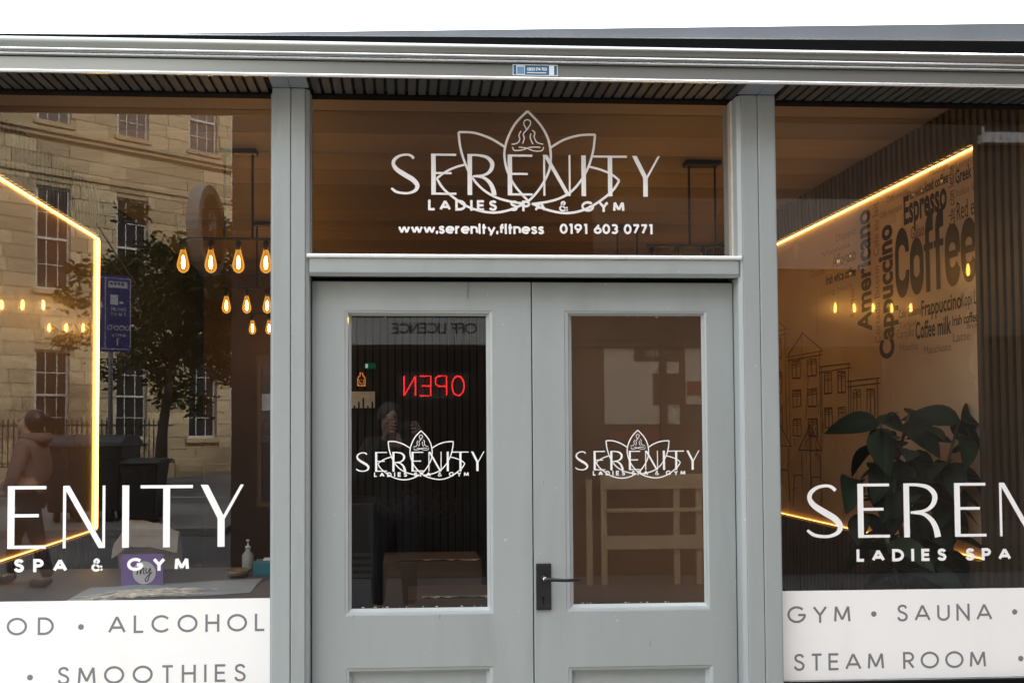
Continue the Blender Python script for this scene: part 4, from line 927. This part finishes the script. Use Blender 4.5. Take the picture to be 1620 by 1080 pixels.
bxo('core', DARKW, cs, xl+.02, 8.98, -13, -7.5, .005, 8.5); bxo('flank_wall', CW, cs, xl, xl+.05, -7.499, YS-.3005, .005, 8.55); bxo('flat_roof', CB, cs, xl, 9, -7.6, YS-.3005, 8.551, 8.6)
bxo('inner_floor', DARKW, cs, xl+.051, 8.9, -7.49, YS-.301, .005, .04)
bxo('door_surround', CB, cs, dx0-.10, dx0-.002, YS+.002, YS+.03, .02, rz(500)); bxo('door_surround', CB, cs, dx1+.002, dx1+.10, YS+.002, YS+.03, .02, rz(500))
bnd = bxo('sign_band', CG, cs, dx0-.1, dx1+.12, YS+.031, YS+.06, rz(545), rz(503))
MX = dict(ux=(-1, 0, 0), uy=(0, 0, 1), nrm=(0, 1, 0))
write('OFF LICENCE', 'sign_letter', CT, cs, Flat((rx(755), YS+.062, rz(528)), **MX), rz(511)-rz(528), .17, rx(755)-rx(619))
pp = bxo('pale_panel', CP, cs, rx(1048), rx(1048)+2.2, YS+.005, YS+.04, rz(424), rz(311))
def mline(t, pr, pl, pyb, pyt): write(t, 'sign_letter', CT, cs, Flat((rx(pr), YS+.042, rz(pyb)), **MX), rz(pyt)-rz(pyb), .13, rx(pr)-rx(pl))
mline('CHILLED DRINKS', 1046+0, 950, 342, 331)
bxo('pale_panel', CP, cs, rx(940), rx(1048)-.002, YS+.005, YS+.04, rz(424), rz(311))
mline('COFFEE', 1052, 990, 374, 362); mline('CRISPS & SNACKS', 1058, 945, 404, 392)
# ring of the shop badge on the pale panel and the round projecting sign at the corner
c = refl(1172, 352, YS); mb = MB()
for k in range(30):
    t0, t1 = 2*pi*k/30, 2*pi*(k+1)/30
    mb.poly([(c.x+.26*cos(t0), YS+.043, c.z+.26*sin(t0)), (c.x+.26*cos(t1), YS+.043, c.z+.26*sin(t1)), (c.x+.225*cos(t1), YS+.043, c.z+.225*sin(t1)), (c.x+.225*cos(t0), YS+.043, c.z+.225*sin(t0))])
part('badge_ring', mb.mesh('badge_ring'), mat('badge_red_brown', (.10, .03, .02), .6), cs)
write('IN.', 'badge_letter', CT, cs, Flat((c.x+.13, YS+.043, c.z-.06), **MX), .12, .1, .24)
c = refl(328, 366, -4.35); ps_ = thing('projecting_sign', 'pale rimmed round sign mirrored above the amber bulbs in the left window', 'sign', (c.x, -4.35, c.z-.45), world=False, rotz=radians(4))
part('drum', MB().lathe([(.40, -.04), (.40, .04)], (0, 0, .45), 36, 'x').mesh('drum'), mat('sign_drum', (.05, .035, .03), .6), ps_)
ring = MB().lathe([(.335, -.055), (.415, -.055), (.415, .055), (.335, .055)], (0, 0, .45), 36, 'x'); ring.f = ring.f[:-2]
part('rim', ring.mesh('rim'), mat('sign_rim', (.22, .20, .17), .6), ps_)
for s in (-1, 1):
    mb = MB(); fl = Flat((s*.0445, -s*.12, .42), (0, s, 0), (0, 0, 1), (s, 0, 0))
    lay, W = layout('IN', .2, .1, .2)
    for ch, strokes in lay:
        for v, f in strokes: fl.add(mb, v, f)
    part('sign_letter', mb.mesh('sign_letter'), mat('sign_letter_pale', (.5, .46, .4), .6), ps_)
part('bracket', MB().tube([(0, -.40, .45), (0, -.76, .45)], .03, 8).mesh('bracket'), CB, ps_)
# upper windows with white frames
for a, b, cz_ in uw:
    f = part('window', plate(a, b, cz_, cz_+1.4, [(a+.07, b-.07, cz_+.07, cz_+.665), (a+.07, b-.07, cz_+.735, cz_+1.33)], YS-.05, YS-.10), WHT, cs)
    bxo('pane', OG, f, a+.07, b-.07, YS-.09, YS-.085, cz_+.07, cz_+1.33); bxo('sill', WHT, f, a-.05, b+.05, YS+.002, YS+.08, cz_-.09, cz_-.002)
# left shop window of the opposite shop with lettering
gx0, gx1 = xl+.25, dx0-.12
f = part('window', plate(gx0, gx1, .75, rz(560), [(gx0+.05, gx1-.05, .80, rz(560)-.05)], YS-.02, YS-.08), mat('tan_frame', (.17, .12, .07), .6), cs)
bxo('pane', OG, f, gx0+.05, gx1-.05, YS-.05, YS-.045, .80, rz(560)-.05)
PT = mat('window_print', (.20, .20, .19), .6)
for t_, pr, pl_, pb in (('wines', 432, 386, 664), ('and', 432, 400, 677), ('tobacco', 448, 385, 697)): write(t_, 'window_word', PT, f, Flat((rx(pr), YS-.043, rz(pb)), **MX), .09, .15, rx(pr)-rx(pl_))
bxo('white_notice', mat('notice', (.75, .75, .7), .6), f, rx(405), rx(428), YS-.044, YS-.042, rz(648), rz(622))
# right shop window with posters behind glass
gx0, gx1 = rx(905), rx(905)+3.4; zt_ = rz(535)
f = part('window', plate(gx0, gx1, .5, zt_, [(gx0+.08, gx0+.95, .58, zt_-.08), (gx0+1.02, gx1-.08, .58, zt_-.08)], YS-.02, YS-.08), CB, cs)
def pos(m, x0, x1, y0, y1, d): bxo('poster', m, f, rx(x0), rx(x1), YS-.06+d, YS-.058+d, rz(y1), rz(y0))
PBR = mat('poster_brown', (.07, .045, .03), .6); PDK = mat('poster_dark', (.05, .03, .022), .6); PRD = mat('poster_red', (.20, .05, .035), .6)
pos(mat('window_backing', (.10, .07, .048), .8, var=.15), 906, 1170, 536, 770, -.010)
pos(POST, 960, 1080, 548, 672, 0); pos(PDK, 1008, 1080, 545, 570, .006); pos(PBR, 1038, 1085, 590, 640, .012); pos(PRD, 965, 1068, 682, 700, .006); pos(POST, 1090, 1150, 548, 640, 0); pos(PRD, 1092, 1130, 602, 625, .006)
write('spirits', 'window_word', mat('print_pale', (.3, .26, .2), .6), f, Flat((rx(1062), YS-.050, rz(563)), **MX), .09, .16, rx(1062)-rx(1026))
# open sign and bottle sign: lit neon tubes in the shop doorway
NEON = emit('neon_red', (1, .03, .035), 5.0); NEONO = emit('neon_orange', (1, .32, .06), 3.0)
YN = YS-.25
on = thing('open_sign', 'red neon open sign mirrored in the left hand door glass', 'neon sign', (rx(685, YN), YN, rz(625, YN)))
bxo('backing', CT, on, rx(630, YN), rx(742, YN), YN-.05, YN-.035, rz(630, YN), rz(588, YN), .004)
lay, W = layout('OPEN', rz(594, YN)-rz(625, YN), .01, rx(735, YN)-rx(638, YN))
capn = rz(594, YN)-rz(625, YN); xo = rx(735, YN); zo = rz(625, YN); wsum = rx(735, YN)-rx(638, YN)
def ntube(pts): return MB().tube([(xo-a*wsum, YN, zo+b*capn) for a, b in pts], .0085, 6)
for pts in ([(.10+.1*cos(2*pi*k/20), .5+.5*sin(2*pi*k/20)) for k in range(21)], [(.29, 0), (.29, 1), (.42, 1), (.47, .9), (.47, .6), (.42, .48), (.29, .48)], [(.73, 1), (.55, 1), (.55, 0), (.73, 0)], [(.55, .5), (.70, .5)], [(.80, 0), (.80, 1), (.985, 0), (.985, 1)]):
    part('neon_tube', ntube(pts).mesh('neon_tube', True), NEON, on)
bn = thing('bottle_sign', 'orange neon bottle sign glowing at the left edge of the left door glass', 'neon sign', (rx(571, YN), YN, rz(609, YN)))
bx_, bz_ = rx(571, YN), rz(609, YN); s = .0062*1.02
pts = [(-6, 0), (-6, 12), (-5, 15), (-2, 17), (-2, 22), (2, 22), (2, 17), (5, 15), (6, 12), (6, 0), (-6, 0)]
part('neon_tube', MB().tube([(bx_+a*s, YN, bz_+b*s) for a, b in pts], .006, 6).mesh('neon_tube'), NEONO, bn)
part('neon_tube', MB().tube([(bx_+a*s, YN, bz_+b*s) for a, b in [(-3, 4), (3, 4), (3, 10), (-3, 10), (-3, 4)]], .004, 6).mesh('neon_tube'), NEONO, bn)
part('hanger', MB().tube([(bx_, YN, bz_+22*s), (bx_, YN, rz(548, YN))], .004, 6).mesh('hanger'), CT, bn)
part('hanger', MB().tube([(xo-.5*wsum, YN-.03, zo+capn), (xo-.5*wsum, YN-.03, rz(548, YN))], .004, 6).mesh('hanger'), CT, on)
# timber rack before the shop
y = YS+.45; x0, x1 = rx(945, y), rx(1135, y)
rk = thing('timber_rack', 'pale pine rack mirrored low in the right hand door glass', 'rack', ((x0+x1)/2, y, .004))
for px in (927, 950, 1065, 1100): xx = rx(px, y); bxo('upright', TIM, rk, xx, xx+.055, y, y+.04, .004, rz(752 if px > 930 else 760, y), .002)
for p0_, p1_, c, d in ((955, 1130, 775, 752), (955, 1130, 872, 850), (950, 1130, 952, 938), (955, 1125, 812, 806)): bxo('rail', TIM, rk, rx(p0_, y), rx(p1_, y), y+.041, y+.065, rz(c, y), rz(d, y), .002)
# unseen tall block, added to keep the sun off the lane
nb = thing('sun_blocker', 'unseen tall brick block added beyond the shop to shade the lane', 'building', (16, -3, 0))
bxo('wall', mat('red_brick', (.22, .10, .07), .85, var=.2, vs_=2), nb, 13, 20, -14, 7, .005, 18)
bxo('parapet', STONET, nb, 12.9, 20.1, -14.1, 7.1, 18.001, 18.4)

# ------------------------------------------------------------------ people (mirrored in the glass)
SKIN = mat('skin', (.36, .22, .16), .5, var=.08, vs_=20); HAIR = mat('dark_hair', (.015, .011, .009), .45, var=.2, vs_=60, stretch=(1, 1, .2))
def skin(name, J, E, root, m, parent, sub=2):
    ks = list(J); me = bpy.data.meshes.new(name); me.from_pydata([J[k][0] for k in ks], [(ks.index(a), ks.index(b)) for a, b in E], [])
    o = part(name, me, m, parent); md = o.modifiers.new('skin', 'SKIN'); md.use_smooth_shade = True
    sv_ = me.skin_vertices[0].data
    for i, k in enumerate(ks):
        r = J[k][1]; sv_[i].radius = r if isinstance(r, tuple) else (r, r)
        sv_[i].use_root = (k == root)
    s = o.modifiers.new('sub', 'SUBSURF'); s.levels = sub; s.render_levels = sub
    return o
def chain(*k): return list(zip(k[:-1], k[1:]))
# the photographer holds a phone up to the door
ph = thing('person', 'person in dark clothes holding up a phone, mirrored faintly in the left door glass', 'person', (-.08, -3.4, .004))
J = {'pel': ((-.08, -3.42, .95), (.07, .05)), 'spi': ((-.08, -3.40, 1.15), (.06, .05)), 'che': ((-.09, -3.36, 1.36), (.13, .09)), 'nek': ((-.10, -3.30, 1.49), .055),
     'jaw': ((-.11, -3.26, 1.56), .075), 'hed': ((-.11, -3.25, 1.64), .092), 'top': ((-.11, -3.26, 1.72), .07), 'nos': ((-.11, -3.155, 1.61), .016)}
E_ = chain('pel', 'spi', 'che', 'nek', 'jaw', 'hed', 'top')+[('hed', 'nos')]
for s, n in ((-1, 'l'), (1, 'r')):
    J.update({'sh'+n: ((-.09+s*.19, -3.36, 1.40), .065), 'el'+n: ((-.06+s*.29, -3.16, 1.17), .047), 'wr'+n: ((s*.135-.02*0, -3.005, 1.475), .03), 'pm'+n: ((s*.115, -2.955, 1.525), (.036, .02)),
              'hp'+n: ((-.08+s*.10, -3.42, .88), .10), 'kn'+n: ((-.08+s*.12, -3.40, .50), .062), 'an'+n: ((-.08+s*.13, -3.43, .09), .042), 'to'+n: ((-.08+s*.15, -3.28, .045), .035)})
    E_ += chain('che', 'sh'+n, 'el'+n, 'wr'+n, 'pm'+n)+chain('pel', 'hp'+n, 'kn'+n, 'an'+n, 'to'+n)
    for i, (dz, ln) in enumerate(((.055, .045), (.035, .055), (.012, .055), (-.012, .045))):
        J.update({f'f{i}a'+n: ((s*.105, -2.936, 1.53+dz), .0095), f'f{i}b'+n: ((s*.092, -2.913, 1.53+dz*1.1), .0088), f'f{i}c'+n: ((s*(.092-ln*.75), -2.911, 1.525+dz*1.15), .008)})
        E_ += chain('pm'+n, f'f{i}a'+n, f'f{i}b'+n, f'f{i}c'+n)
    J.update({'t1'+n: ((s*.10, -2.968, 1.50), .0115), 't2'+n: ((s*.075, -2.955, 1.505), .010), 't3'+n: ((s*.05, -2.942, 1.515), .009)}); E_ += chain('pm'+n, 't1'+n, 't2'+n, 't3'+n)
skin('body', J, E_, 'pel', SKIN, ph)
DK = mat('dark_jacket', (.009, .009, .011), .8, var=.2, vs_=8, bump=.3, bs=12); JE = mat('dark_trousers', (.015, .017, .025), .85)
JJ = {k: (J[k][0], tuple(max(q+.03, .125) for q in J[k][1]) if isinstance(J[k][1], tuple) else J[k][1]+.018) for k in ('pel', 'spi', 'che', 'nek', 'shl', 'shr', 'ell', 'elr', 'wrl', 'wrr')}
JJ['nek'] = ((-.095, -3.32, 1.45), .075)
JJ['hem'] = ((-.08, -3.42, .84), (.165, .15))
skin('jacket', JJ, chain('hem', 'pel', 'spi', 'che', 'nek')+chain('che', 'shl', 'ell', 'wrl')+chain('che', 'shr', 'elr', 'wrr'), 'pel', DK, ph)
TT = {k: (J[k][0], .145 if k == 'pel' else .135 if k[:2] == 'hp' else (J[k][1][0]+.012 if isinstance(J[k][1], tuple) else J[k][1]+.018)) for k in ('pel', 'hpl', 'hpr', 'knl', 'knr', 'anl', 'anr')}
skin('trousers', TT, chain('pel', 'hpl', 'knl', 'anl')+chain('pel', 'hpr', 'knr', 'anr'), 'pel', JE, ph)
part('hair', MB().lathe([(.02, .095), (.06, .08), (.09, .04), (.102, 0), (.10, -.04), (.085, -.06)], (-.11, -3.285, 1.665), 18).mesh('hair', True), HAIR, ph)
mbf = MB()
for s in (-1, 1): mbf.lathe([(.001, .012), (.008, .008), (.011, 0), (.004, -.008)], (-.11+s*.034, -3.168, 1.635), 10, 'y')
part('eye', mbf.mesh('eye', True), HAIR, ph)
fo = thing('phone', 'black phone held level in both hands, mirrored in the left door glass', 'phone', (0, -2.92, 1.515))
bxo('case', BLACK, fo, -.078, .078, -2.928, -2.919, 1.512, 1.588, .004); part('lens', MB().lathe([(.012, -2.9188), (.012, -2.917), (.008, -2.9165)], (-.055, 0, 1.565), 14, 'y').mesh('lens'), OG, fo)
SHOE = mat('dark_shoe', (.02, .02, .022), .5)
def shoes(J, parent):
    for n in 'lr':
        a, t = Vector(J['an'+n][0]), Vector(J['to'+n][0]); e = t+(t-a).normalized()*.03; e.z = t.z
        skin('shoe', {'a': (a+Vector((0, 0, .02)), .06), 'h': (Vector((a.x, a.y, .055)), .055), 't': (t, .05), 'e': (e, .04)}, chain('a', 'h', 't', 'e'), 'a', SHOE, parent, 1)
shoes(J, ph)
# passer-by in a pink jacket on the left
c = refl(50, 700, -5.0); X, Y = c.x, -5.0
pb = thing('person', 'person in a pink hooded jacket walking past, mirrored at the far left', 'person', (X, Y, .004))
d = -1                                                       # walks towards the left of the street as the glass shows it
J = {'pel': ((X, Y, .93), (.13, .15)), 'spi': ((X, Y, 1.12), (.12, .14)), 'che': ((X+.01*d, Y, 1.33), (.13, .17)), 'nek': ((X+.02*d, Y, 1.46), .055), 'jaw': ((X+.045*d, Y, 1.53), .072), 'hed': ((X+.04*d, Y, 1.60), .09), 'top': ((X+.03*d, Y, 1.68), .07), 'nos': ((X+.135*d, Y, 1.575), .016)}
E_ = chain('pel', 'spi', 'che', 'nek', 'jaw', 'hed', 'top')+[('hed', 'nos')]
for s, n, g in ((-1, 'l', .16), (1, 'r', -.16)):
    J.update({'sh'+n: ((X, Y+s*.18, 1.38), .065), 'el'+n: ((X-d*g*.3, Y+s*.25, 1.10), .05), 'wr'+n: ((X+d*.12, Y+s*.22, .93), .03), 'pm'+n: ((X+d*.19, Y+s*.20, .91), (.035, .02)),
              'hp'+n: ((X, Y+s*.09, .87), .10), 'kn'+n: ((X+d*(g+.05), Y+s*.10, .49), .062), 'an'+n: ((X+d*g*1.4, Y+s*.10, .09), .042), 'to'+n: ((X+d*(g*1.4+.15), Y+s*.10, .045), .035)})
    E_ += chain('che', 'sh'+n, 'el'+n, 'wr'+n, 'pm'+n)+chain('pel', 'hp'+n, 'kn'+n, 'an'+n, 'to'+n)
    for i, dz in enumerate((.024, .008, -.008, -.024)):
        J.update({f'f{i}a'+n: ((X+d*.235, Y+s*.20, .91+dz), .0088), f'f{i}b'+n: ((X+d*.262, Y+s*.185, .905+dz), .008), f'f{i}c'+n: ((X+d*.268, Y+s*.165, .895+dz), .0075)}); E_ += chain('pm'+n, f'f{i}a'+n, f'f{i}b'+n, f'f{i}c'+n)
    J.update({'t1'+n: ((X+d*.20, Y+s*.18, .945), .0105), 't2'+n: ((X+d*.225, Y+s*.165, .95), .0095)}); E_ += chain('pm'+n, 't1'+n, 't2'+n)
skin('body', J, E_, 'pel', SKIN, pb)
PK = mat('pink_jacket', (.17, .098, .09), .8, var=.15, vs_=9, bump=.4, bs=9)
JJ = {k: (J[k][0], tuple(q+.015 for q in J[k][1]) if isinstance(J[k][1], tuple) else J[k][1]+.02) for k in ('pel', 'spi', 'che', 'shl', 'shr', 'ell', 'elr', 'wrl', 'wrr')}; JJ['nek'] = ((X-.02*d, Y, 1.44), .095)
skin('jacket', JJ, chain('pel', 'spi', 'che', 'nek')+chain('che', 'shl', 'ell', 'wrl')+chain('che', 'shr', 'elr', 'wrr'), 'pel', PK, pb)
part('hood', MB().lathe([(.12, -.04), (.15, 0), (.14, .05), (.10, .06)], (X-.05*d, Y, 1.45), 16).mesh('hood', True), PK, pb)
TT = {k: (J[k][0], .12 if k[:2] == 'hp' else (.12 if k == 'pel' else J[k][1]+.016)) for k in ('pel', 'hpl', 'hpr', 'knl', 'knr', 'anl', 'anr')}
skin('trousers', TT, chain('pel', 'hpl', 'knl', 'anl')+chain('pel', 'hpr', 'knr', 'anr'), 'pel', JE, pb)
part('hair', MB().lathe([(.02, .10), (.06, .085), (.09, .045), (.10, 0), (.095, -.05), (.07, -.10)], (X-.035*d, Y, 1.645), 18).lathe([(.01, .04), (.035, .02), (.035, -.02), (.01, -.04)], (X-.15*d, Y, 1.66), 12).mesh('hair', True), HAIR, pb)
shoes(J, pb)
